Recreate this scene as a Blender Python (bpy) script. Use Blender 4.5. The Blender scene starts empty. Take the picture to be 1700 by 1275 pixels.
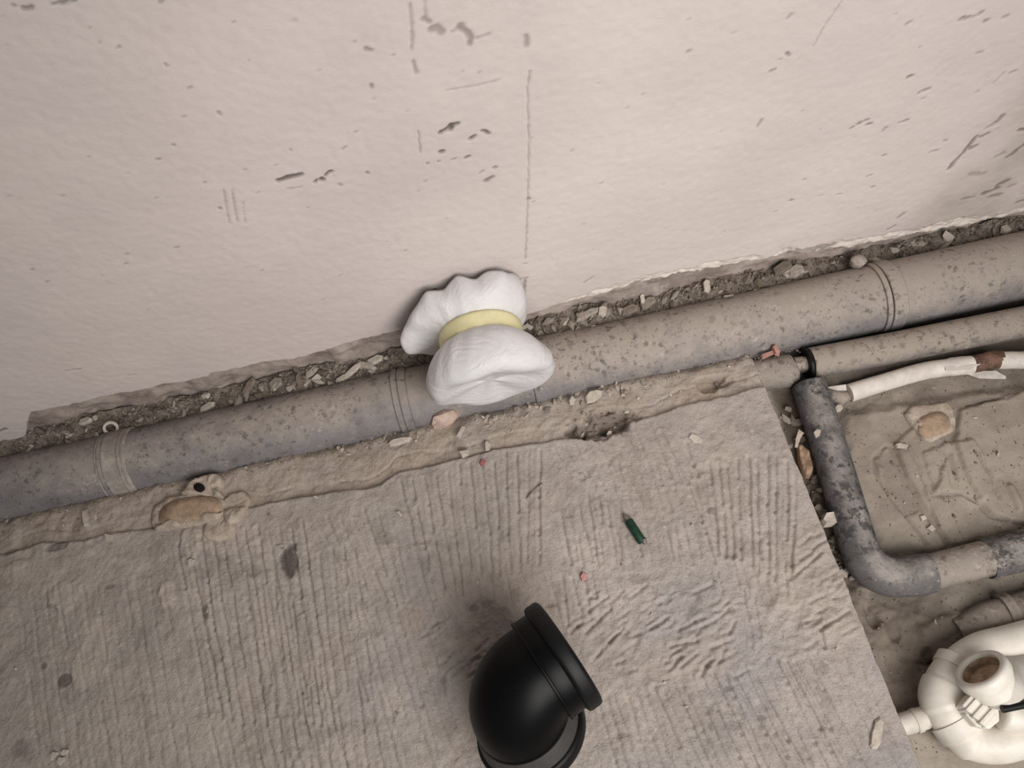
import bpy, bmesh, math, random
import numpy as np
from mathutils import Vector, Matrix

S = bpy.context.scene
C = S.collection
# ------------------------------------------------------------------ camera
W, H, F = 1700.0, 1275.0, 1326.0
PITCH, ROLL = math.radians(63.0), math.radians(12.5)
CAM = Vector((0.0, -0.662, 1.12))
_f = Vector((0, math.cos(PITCH), -math.sin(PITCH)))
_u0 = Vector((0, math.sin(PITCH), math.cos(PITCH)))
_x = Vector((1, 0, 0))
CR = _x * math.cos(ROLL) - _u0 * math.sin(ROLL)
CU = _x * math.sin(ROLL) + _u0 * math.cos(ROLL)
cam_d = bpy.data.cameras.new('camera')
cam = bpy.data.objects.new('camera', cam_d)
C.objects.link(cam)
cam_d.sensor_fit = 'HORIZONTAL'
cam_d.sensor_width = 36.0
cam_d.lens = F / W * 36.0
cam_d.clip_start = 0.01
m = Matrix((CR, CU, -_f)).transposed().to_4x4()
m.translation = CAM
cam.matrix_world = m
S.camera = cam
# ------------------------------------------------------------------ light
S.view_settings.view_transform = 'Standard'
S.view_settings.look = 'None'
S.view_settings.gamma = 1.0
S.view_settings.use_curve_mapping = False
S.view_settings.exposure = 0.10
wd = bpy.data.worlds.new('room_light')
S.world = wd
wd.use_nodes = True
bg = wd.node_tree.nodes['Background']
bg.inputs[0].default_value = (1.0, 0.96, 0.935, 1)
bg.inputs[1].default_value = 0.11


def area(name, loc, target, sx, sy, power, col):
    l = bpy.data.lights.new(name, 'AREA')
    l.shape = 'RECTANGLE'
    l.size, l.size_y, l.energy, l.color = sx, sy, power, col
    o = bpy.data.objects.new(name, l)
    C.objects.link(o)
    o.location = loc
    o.rotation_euler = (Vector(target) - Vector(loc)).to_track_quat('-Z', 'Y').to_euler()
    return o


win = area('window_light', (0.48, -1.35, 1.12), (0.15, -0.1, 0.05), 1.1, 1.1, 10.3, (1.0, 0.965, 0.945))
win.data.spread = math.radians(100)


# ------------------------------------------------------------------ projection of photo points onto real planes
def ray(px, py):
    return _f + CR * ((px - W / 2) / F) - CU * ((py - H / 2) / F)


def at(px, py, z=0.0):
    r = ray(px, py)
    return CAM + r * ((z - CAM.z) / r.z)


def atw(px, py, y=0.0):
    r = ray(px, py)
    return CAM + r * ((y - CAM.y) / r.y)


# ------------------------------------------------------------------ numpy noise
_rs = np.random.RandomState(7)
_T = _rs.rand(512, 512)


def vn(x, y, s, seed=0):
    x = x / s + seed * 17.31 + 200
    y = y / s + seed * 9.77 + 200
    xi = np.floor(x).astype(int)
    yi = np.floor(y).astype(int)
    fx = x - xi
    fy = y - yi
    fx = fx * fx * (3 - 2 * fx)
    fy = fy * fy * (3 - 2 * fy)
    g = lambda a, b: _T[a % 512, b % 512]
    return ((g(xi, yi) * (1 - fx) + g(xi + 1, yi) * fx) * (1 - fy)
            + (g(xi, yi + 1) * (1 - fx) + g(xi + 1, yi + 1) * fx) * fy) * 2 - 1


def fbm(x, y, s, seed=0, o=4):
    r, a = 0, 1.0
    for k in range(o):
        r = r + a * vn(x, y, s, seed + k * 3)
        a *= 0.5
        s *= 0.5
    return r


def sst(a, b, v):
    t = np.clip((v - a) / (b - a), 0, 1)
    return t * t * (3 - 2 * t)


def seg_dist(X, Y, pts):
    d = np.full(X.shape, 9.0)
    for (a, b) in zip(pts[:-1], pts[1:]):
        vx, vy = b[0] - a[0], b[1] - a[1]
        L = vx * vx + vy * vy + 1e-12
        t = np.clip(((X - a[0]) * vx + (Y - a[1]) * vy) / L, 0, 1)
        d = np.minimum(d, np.hypot(X - a[0] - t * vx, Y - a[1] - t * vy))
    return d


# ------------------------------------------------------------------ materials
def lin(c):
    return tuple(((v / 255) / 12.92 if v / 255 <= .04045 else ((v / 255 + .055) / 1.055) ** 2.4) for v in c) + (1,)


class NT:
    def __init__(s, name):
        s.m = bpy.data.materials.new(name)
        s.m.use_nodes = True
        s.t = s.m.node_tree
        s.b = s.t.nodes['Principled BSDF']
        s.co = s.t.nodes.new('ShaderNodeNewGeometry').outputs['Position']

    def n(s, k, **kw):
        n = s.t.nodes.new(k)
        for a, v in kw.items():
            setattr(n, a, v)
        return n

    def L(s, a, b):
        s.t.links.new(a, b)

    def noise(s, scale, detail=4, rough=.6, co=None, out='Fac'):
        n = s.n('ShaderNodeTexNoise')
        n.inputs['Scale'].default_value = scale
        n.inputs['Detail'].default_value = detail
        n.inputs['Roughness'].default_value = rough
        s.L(co or s.co, n.inputs['Vector'])
        return n.outputs[out]

    def vor(s, scale, co=None):
        n = s.n('ShaderNodeTexVoronoi')
        n.inputs['Scale'].default_value = scale
        s.L(co or s.co, n.inputs['Vector'])
        return n.outputs['Distance']

    def rng(s, v, a, b, c=0., d=1.):
        n = s.n('ShaderNodeMapRange')
        n.interpolation_type = 'SMOOTHSTEP'
        s.L(v, n.inputs[0])
        for i, q in enumerate((a, b, c, d)):
            n.inputs[i + 1].default_value = q
        return n.outputs[0]

    def mul(s, a, b, op='MULTIPLY'):
        n = s.n('ShaderNodeMath', operation=op)
        for i, q in enumerate((a, b)):
            if isinstance(q, (int, float)):
                n.inputs[i].default_value = q
            else:
                s.L(q, n.inputs[i])
        return n.outputs[0]

    def mix(s, f, a, b):
        n = s.n('ShaderNodeMix', data_type='RGBA')
        if isinstance(f, (int, float)):
            n.inputs[0].default_value = f
        else:
            s.L(f, n.inputs[0])
        for i, q in ((6, a), (7, b)):
            if isinstance(q, tuple):
                n.inputs[i].default_value = lin(q)
            else:
                s.L(q, n.inputs[i])
        return n.outputs[2]

    def attr(s, name):
        return s.n('ShaderNodeAttribute', attribute_name=name).outputs['Fac']

    def bump(s, h, strength, dist):
        n = s.n('ShaderNodeBump')
        n.inputs['Strength'].default_value = strength
        n.inputs['Distance'].default_value = dist
        s.L(h, n.inputs['Height'])
        s.L(n.outputs[0], s.b.inputs['Normal'])

    def fin(s, col, rough=.9, spec=.25):
        if isinstance(col, tuple):
            s.b.inputs['Base Color'].default_value = lin(col)
        else:
            s.L(col, s.b.inputs['Base Color'])
        if isinstance(rough, (int, float)):
            s.b.inputs['Roughness'].default_value = rough
        else:
            s.L(rough, s.b.inputs['Roughness'])
        s.b.inputs['Specular IOR Level'].default_value = spec
        return s.m


def m_plaster():
    t = NT('wall_plaster')
    c = t.mix(t.rng(t.noise(3.5, 5), .35, .65), (203, 192, 187), (213, 202, 196))
    c = t.mix(t.mul(t.rng(t.noise(14, 6, .7), .5, .75), .35), c, (188, 178, 170))
    c = t.mix(t.attr('stain'), c, (170, 160, 148))
    c = t.mix(t.attr('crumb'), c, (216, 206, 196))
    c = t.mix(t.attr('mark'), c, (104, 97, 90))
    t.bump(t.noise(160, 6, .65), .25, .002)
    return t.fin(c, .85, .2)


def m_masonry():
    t = NT('exposed_masonry')
    c = t.mix(t.rng(t.noise(22, 6, .7), .35, .65), (138, 126, 118), (176, 163, 154))
    c = t.mix(t.mul(t.rng(t.noise(70, 5), .55, .7), .6), c, (178, 167, 156))
    t.bump(t.noise(120, 6, .7), .6, .004)
    return t.fin(c, .95, .1)


def m_screed():
    t = NT('grooved_screed')
    c = t.mix(t.rng(t.noise(5, 5), .35, .65), (169, 160, 152), (184, 174, 165))
    c = t.mix(t.mul(t.rng(t.noise(45, 6, .7), .45, .72), .55), c, (146, 136, 125))
    c = t.mix(t.attr('grey'), c, (160, 154, 152))
    c = t.mix(t.attr('tan'), c, (172, 157, 142))
    c = t.mix(t.mul(t.rng(t.noise(260, 3), .60, .70), .5), c, (203, 193, 182))
    c = t.mix(t.mul(t.rng(t.noise(120, 6, .75), .56, .68), .55), c, (128, 118, 108))
    c = t.mix(t.attr('light'), c, (194, 182, 170))
    c = t.mix(t.attr('dark'), c, (88, 80, 74))
    h = t.mul(t.noise(330, 5, .7), t.mul(t.noise(90, 4), 1.4), 'ADD')
    t.bump(h, .8, .0026)
    return t.fin(c, .95, .12)


def m_ground():
    t = NT('trench_mortar')
    c = t.mix(t.rng(t.noise(9, 5), .35, .65), (136, 126, 115), (156, 146, 134))
    c = t.mix(t.mul(t.rng(t.noise(50, 6, .7), .5, .72), .5), c, (120, 109, 99))
    c = t.mix(t.attr('light'), c, (166, 156, 143))
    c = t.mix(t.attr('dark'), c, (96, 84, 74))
    t.bump(t.noise(200, 6, .7), .5, .0025)
    return t.fin(c, .95, .12)


def m_pipe(name, base, dust, spots, dustlo, dusthi, dark=(76, 73, 71), xs=0.0, blot=.58):
    t = NT(name)
    nz = t.n('ShaderNodeSeparateXYZ')
    t.L(t.n('ShaderNodeNewGeometry').outputs['Normal'], nz.inputs[0])
    px_ = t.n('ShaderNodeSeparateXYZ')
    t.L(t.co, px_.inputs[0])
    nn = t.mul(nz.outputs['Z'], t.mul(t.noise(14, 8, .78), 2.2), 'ADD')
    nn = t.mul(nn, t.mul(px_.outputs['X'], xs), 'ADD')
    c = t.mix(t.mul(t.rng(t.noise(30, 6, .7), .4, .65), .6), base, tuple(int(v * .82) for v in base))
    c = t.mix(t.mul(t.rng(nn, dustlo, dusthi), .92), c, dust)
    c = t.mix(t.mul(t.rng(t.noise(60, 6, .75), .52, .68), .35), c, tuple(int(v * .86) for v in dust))
    warp = t.n('ShaderNodeVectorMath', operation='ADD')
    t.L(t.co, warp.inputs[0])
    sc = t.n('ShaderNodeVectorMath', operation='SCALE')
    sc.inputs['Scale'].default_value = .022
    t.L(t.noise(70, 4, .7, out='Color'), sc.inputs[0])
    t.L(sc.outputs[0], warp.inputs[1])

    def dots(scale, r0, r1, mask_scale, m0, m1):
        n = t.n('ShaderNodeTexVoronoi')
        n.inputs['Scale'].default_value = scale
        t.L(warp.outputs[0], n.inputs['Vector'])
        sep = t.n('ShaderNodeSeparateColor')
        t.L(n.outputs['Color'], sep.inputs[0])
        d = t.mul(n.outputs['Distance'], t.mul(sep.outputs[0], .30), 'ADD')
        return t.mul(t.rng(d, r0, r1, 1, 0), t.rng(t.noise(mask_scale, 4, .65), m0, m1))
    # irregular darker blotches, mould-like dots and dried white splashes
    bn = t.mul(t.rng(t.noise(66, 5, .62, warp.outputs[0]), blot, blot + .07), t.rng(t.noise(9, 3), .44, .58))
    c = t.mix(t.mul(bn, spots * .75), c, dark)
    c = t.mix(t.mul(dots(85, .26, .50, 12, .45, .57), spots * .8), c, dark)
    c = t.mix(t.mul(dots(48, .16, .46, 8, .46, .58), spots * .5), c, dark)
    c = t.mix(t.mul(dots(180, .26, .46, 17, .45, .57), spots * .7), c, dark)
    c = t.mix(t.mul(dots(150, .13, .24, 21, .50, .60), .75), c, (196, 187, 177))
    sm = t.mul(t.rng(t.noise(75, 7, .8), .54, .66), t.rng(t.noise(7, 3), .45, .58))
    c = t.mix(t.mul(sm, .65), c, (186, 177, 169))
    t.bump(t.noise(150, 6, .7), .35, .0015)
    return t.fin(c, .8, .22)


def m_plain(name, col, rough=.9, spec=.2, var=.25, scale=60, bump=.3, dirt=None, dist=.002, rnd=0):
    t = NT(name)
    tc = t.n('ShaderNodeTexCoord').outputs['Object'] if rnd else None
    c = t.mix(t.mul(t.rng(t.noise(scale, 5, .65, tc), .35, .7), 1.0), col, tuple(int(v * (1 - var)) for v in col))
    if dirt:
        c = t.mix(t.rng(t.noise(scale * .35, 5, .7, tc), .5, .7), c, dirt)
    if rnd:
        oi = t.n('ShaderNodeObjectInfo').outputs['Random']
        c = t.mix(t.mul(oi, rnd), c, (105, 94, 84))
    if bump:
        t.bump(t.noise(scale * 3, 5, .65, tc), bump, dist)
    return t.fin(c, rough, spec)


def m_film():
    t = NT('white_plastic_film')
    t.fin((232, 230, 230), .45, .35)
    wv = t.n('ShaderNodeTexNoise')
    wv.inputs['Scale'].default_value = 17
    wv.inputs['Detail'].default_value = 4
    wv.inputs['Distortion'].default_value = 2.2
    t.L(t.co, wv.inputs['Vector'])
    rdg = t.mul(t.mul(wv.outputs[0], .5, 'SUBTRACT'), 0, 'ADD')
    ab = t.n('ShaderNodeMath', operation='ABSOLUTE')
    t.L(rdg, ab.inputs[0])
    t.bump(ab.outputs[0], .30, .014)
    tr = t.n('ShaderNodeBsdfTranslucent')
    tr.inputs[0].default_value = lin((236, 234, 232))
    mx = t.n('ShaderNodeMixShader')
    mx.inputs[0].default_value = .22
    out = t.t.nodes['Material Output']
    t.L(t.b.outputs[0], mx.inputs[1])
    t.L(tr.outputs[0], mx.inputs[2])
    t.L(mx.outputs[0], out.inputs[0])
    return t.m


M = dict(
    plaster=m_plaster(), masonry=m_masonry(), screed=m_screed(), ground=m_ground(),
    pvc=m_pipe('dusty_grey_pvc', (127, 123, 123), (166, 155, 144), .74, 1.28, 2.3, xs=.42),
    pvc2=m_pipe('dusty_small_pvc', (128, 121, 116), (160, 149, 137), .8, .9, 1.9, (72, 66, 62), 0, .55),
    dark=m_pipe('mottled_dark_pipe', (100, 97, 96), (156, 149, 143), .95, 1.75, 2.35, (52, 50, 49), 0, .50),
    mortarpipe=m_pipe('mortar_smeared_pipe', (122, 116, 110), (150, 140, 130), .75, .9, 1.9, (84, 77, 71), 0, .55),
    collar=m_plain('smeared_collar', (176, 166, 156), .85, .2, .22, 60, .4, (142, 135, 129)),
    film=m_film(),
    tape=m_plain('yellow_tape', (234, 227, 178), .5, .35, .06, 30, .15),
    black=m_plain('black_plastic', (10, 10, 11), .40, .14, .2, 12, .04),
    blacksheen=m_plain('black_plastic_sheen', (66, 63, 60), .6, .35, .15, 40, .1),  # sheen on the black lower socket, put into a greyer base colour
    rubber=m_plain('black_rubber_and_shade', (15, 15, 16), .5, .25, .2, 12, .04),  # also paints the shadow ring in the small pipe's mouth
    white=m_plain('white_ppr', (226, 220, 208), .42, .4, .07, 30, .08, (214, 206, 192)),
    whitedust=m_plain('dusty_white_ppr', (206, 199, 188), .6, .3, .1, 40, .1, (186, 176, 163)),
    sheath=m_plain('white_sheath', (222, 214, 204), .7, .25, .1, 45, .25, (196, 186, 174)),
    brownin=m_plain('dusty_brown_inside', (190, 166, 142), .9, .1, .3, 90, .4),
    rust=m_plain('rusty_core', (124, 96, 82), .85, .2, .35, 80, .5),
    foam=m_plain('foam_skin', (192, 178, 162), .9, .15, .16, 70, .8, (176, 161, 145), .003),
    foamcut=m_plain('foam_cut_face', (176, 152, 130), .95, .1, .15, 120, .5),
    foambrown=m_plain('foam_brown', (172, 144, 120), .95, .1, .2, 110, .5),
    hole=m_plain('hole_shade', (40, 34, 31), .95, .05, .2, 60, 0),  # shade of the foam hole as plain dark colour, no recess
    green=m_plain('dark_green_plastic', (22, 58, 42), .5, .35, .25, 200, .2),
    metal=m_plain('dull_screw_metal', (120, 112, 104), .5, .4, .3, 200, .3),
    pinkstone=m_plain('pink_stone', (205, 182, 168), .9, .15, .16, 70, .7, (188, 162, 148), .003),
    terracotta=m_plain('terracotta_chip', (190, 146, 132), .9, .15, .15, 90, .4),
    red=m_plain('dusty_red_plastic', (176, 104, 102), .7, .3, .2, 200, .3),
    pink=m_plain('dusty_pink_plastic', (205, 150, 146), .7, .3, .2, 200, .3),
    wood=m_plain('grey_splinter', (188, 178, 164), .9, .1, .35, 150, .4),
    chipL=m_plain('light_plaster_chip', (208, 197, 184), .92, .1, .15, 140, .5, None, .0015, .25),
    chipM=m_plain('grey_mortar_chip', (178, 167, 156), .95, .1, .22, 140, .6, None, .0015, .45),
    chipD=m_plain('brown_rubble', (146, 133, 121), .95, .1, .25, 140, .6, None, .0015, .5),
    grit=m_plain('mortar_grit', (166, 154, 141), .95, .1, .35, 300, .3),
    gritD=m_plain('dark_grit', (138, 126, 115), .95, .1, .35, 260, .3),
    bed=m_plain('rubble_dust', (152, 140, 129), .95, .05, .3, 90, .8, (112, 101, 92), .004),
)

# ------------------------------------------------------------------ object helpers
ORG = {}


def base_name(n):
    return n


def tag(o, label=None, cat=None, group=None, kind=None):
    if label: o['label'] = label
    if cat: o['category'] = cat
    if group: o['group'] = group
    if kind: o['kind'] = kind
    return o


def thing(name, loc, label, cat, group=None):
    o = bpy.data.objects.new(name, None)
    o.empty_display_size = .02
    C.objects.link(o)
    o.location = loc
    ORG[o.name] = Vector(loc)
    return tag(o, label, cat, group)


def mk(name, verts, faces, mat, parent=None, smooth=True, angle=None):
    v = np.asarray([tuple(p) for p in verts], dtype=float)
    if parent is None:
        org = Vector(((v[:, 0].min() + v[:, 0].max()) / 2, (v[:, 1].min() + v[:, 1].max()) / 2, v[:, 2].min()))
    else:
        org = ORG[parent.name]
    v = v - np.array(org)
    me = bpy.data.meshes.new(name)
    me.from_pydata([tuple(p) for p in v], [], [tuple(f) for f in faces])
    me.update()
    if smooth:
        me.polygons.foreach_set('use_smooth', [True] * len(me.polygons))
        if angle:
            me.set_sharp_from_angle(angle=math.radians(angle))
    me.materials.append(mat)
    o = bpy.data.objects.new(name, me)
    C.objects.link(o)
    if parent is None:
        o.location = org
    else:
        o.parent = parent
    ORG[o.name] = org
    return o


def grid(name, P, mat, attrs=None, parent=None, smooth=True):
    ny, nx, _ = P.shape
    org = np.array(ORG[parent.name]) if parent else np.zeros(3)
    me = bpy.data.meshes.new(name)
    v = (P - org).reshape(-1, 3)
    me.vertices.add(len(v))
    me.vertices.foreach_set('co', v.ravel())
    i = np.arange(ny * nx).reshape(ny, nx)
    q = np.stack([i[:-1, :-1], i[:-1, 1:], i[1:, 1:], i[1:, :-1]], -1).reshape(-1, 4)
    me.loops.add(q.size)
    me.loops.foreach_set('vertex_index', q.ravel())
    me.polygons.add(len(q))
    me.polygons.foreach_set('loop_start', np.arange(0, q.size, 4))
    me.polygons.foreach_set('loop_total', np.full(len(q), 4))
    me.update(calc_edges=True)
    if smooth:
        me.polygons.foreach_set('use_smooth', np.ones(len(q), bool))
    for k, a in (attrs or {}).items():
        at_ = me.attributes.new(k, 'FLOAT', 'POINT')
        at_.data.foreach_set('value', np.clip(a, 0, 1).astype(np.float32).ravel())
    me.materials.append(mat)
    o = bpy.data.objects.new(name, me)
    C.objects.link(o)
    if parent: o.parent = parent
    ORG[o.name] = Vector(org)
    return o


def frames(pts):
    pts = [Vector(p) for p in pts]
    n = len(pts)
    T = []
    for i in range(n):
        a = pts[max(i - 1, 0)]
        b = pts[min(i + 1, n - 1)]
        T.append((b - a).normalized())
    ref = Vector((0, 0, 1)) if abs(T[0].z) < .9 else Vector((0, 1, 0))
    N = [(ref - T[0] * ref.dot(T[0])).normalized()]
    for i in range(1, n):
        v = N[-1] - T[i] * N[-1].dot(T[i])
        N.append(v.normalized())
    return pts, T, N


def tube(pts, rad, seg=32, caps=True, wob=0, seed=0):
    pts, T, N = frames(pts)
    if isinstance(rad, (int, float)):
        rad = [rad] * len(pts)
    rnd = random.Random(seed)
    V, Fc = [], []
    for p, t, n, r in zip(pts, T, N, rad):
        b = t.cross(n)
        for k in range(seg):
            a = 2 * math.pi * k / seg
            rr = r * (1 + wob * rnd.uniform(-1, 1))
            V.append(p + (n * math.cos(a) + b * math.sin(a)) * rr)
    for i in range(len(pts) - 1):
        for k in range(seg):
            k2 = (k + 1) % seg
            Fc.append((i * seg + k, i * seg + k2, (i + 1) * seg + k2, (i + 1) * seg + k))
    if caps:
        Fc.append(tuple(range(seg - 1, -1, -1)))
        Fc.append(tuple((len(pts) - 1) * seg + k for k in range(seg)))
    return V, Fc


def lathe(o, d, prof, seg=48, closed=False):
    o, d = Vector(o), Vector(d).normalized()
    ref = Vector((0, 0, 1)) if abs(d.z) < .9 else Vector((0, 1, 0))
    n = (ref - d * ref.dot(d)).normalized()
    b = d.cross(n)
    V, Fc = [], []
    for (r, t) in prof:
        for k in range(seg):
            a = 2 * math.pi * k / seg
            V.append(o + d * t + (n * math.cos(a) + b * math.sin(a)) * r)
    m_ = len(prof)
    for i in range(m_ if closed else m_ - 1):
        j = (i + 1) % m_
        for k in range(seg):
            k2 = (k + 1) % seg
            Fc.append((i * seg + k, i * seg + k2, j * seg + k2, j * seg + k))
    return V, Fc


def ringprof(ri, ro, t0, t1, bev=.002):
    return [(ri, t0), (ro - bev, t0), (ro - bev * .3, t0 + bev * .3), (ro, t0 + bev), (ro, t1 - bev), (ro - bev * .3, t1 - bev * .3),
            (ro - bev, t1), (ri, t1)]


def merge(*vf):
    V, Fc = [], []
    for v, f in vf:
        k = len(V)
        V += list(v)
        Fc += [tuple(i + k for i in q) for q in f]
    return V, Fc


def bez(p, n=10):
    """smooth polyline through points (Catmull-Rom)"""
    p = [Vector(q) for q in p]
    P = [p[0] * 2 - p[1]] + p + [p[-1] * 2 - p[-2]]
    out = []
    for i in range(1, len(P) - 2):
        for k in range(n):
            t = k / n
            a, b, c, d = P[i - 1], P[i], P[i + 1], P[i + 2]
            out.append(.5 * ((2 * b) + (c - a) * t + (2 * a - 5 * b + 4 * c - d) * t * t + (3 * b - a - 3 * c + d) * t ** 3))
    out.append(p[-1])
    return out


# ================================================================== WALL
edge_px = [(-260, 800), (-60, 752), (0, 742), (46, 738), (50, 700), (56, 688), (110, 677), (165, 663), (240, 650), (347, 629), (352, 622), (456, 603), (488, 600), (540, 584),
           (576, 573), (665, 549), (720, 545), (800, 540), (882, 523), (968, 501), (1010, 490), (1056, 474), (1110, 463), (1173, 452), (1240, 440), (1306, 426),
           (1423, 414), (1470, 406), (1517, 396), (1600, 380), (1700, 357), (1960, 300)]
ew = [atw(*p) for p in edge_px]
EX = np.array([p.x for p in ew])
EZ = np.array([p.z for p in ew])
STEP = .0019
x0, x1 = atw(-150, 760).x - .03, atw(1850, 330).x + .03
xs = np.arange(x0, x1, STEP)
ztop = 0.80
nz = int((ztop) / STEP)
edge = np.interp(xs, EX, EZ) + .0025 * fbm(xs, xs * 0, .03, 5) + .0015 * vn(xs, xs * 0, .006, 8)
tt = np.linspace(0, 1, nz)
X = np.repeat(xs[None, :], nz, 0)
Z = edge[None, :] + (ztop - edge[None, :]) * tt[:, None]
Hh = .0022 * fbm(X, Z, .25, 1, 3) + .0003 * fbm(X * .7, Z * 1.5, .04, 4, 3) + .0003 * vn(X, Z, .008, 2)
# trowel streaks, nearly level
Hh += .00022 * np.maximum(0, fbm(X * .12, Z + X * .05, .016, 11, 3)) * sst(-.1, .6, fbm(X, Z, .2, 13, 2))
mark = np.zeros_like(X)
PXM = 1.0 / 1010


def wstroke(pts, w, depth, mk_=1.0, seed=0):
    q = [(atw(*p).x, atw(*p).z) for p in pts]
    xa = min(p[0] for p in q) - .02
    xb = max(p[0] for p in q) + .02
    i0, i1 = np.searchsorted(xs, [xa, xb])
    if i1 <= i0: return
    sl = (slice(None), slice(i0, i1))
    zx = Z[sl]
    rows = np.where((zx.max(1) > min(p[1] for p in q) - .02) & (zx.min(1) < max(p[1] for p in q) + .02))[0]
    if len(rows) == 0: return
    sl = (slice(rows[0], rows[-1] + 1), slice(i0, i1))
    d = seg_dist(X[sl], Z[sl], q)
    ww = w * PXM * .5 * (1 + .45 * vn(X[sl], Z[sl], .006, seed + 3))
    k = sst(1.6, .5, d / np.maximum(ww, .0006))
    Hh[sl] -= depth * k
    mark[sl] = np.maximum(mark[sl], k * mk_)


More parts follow.
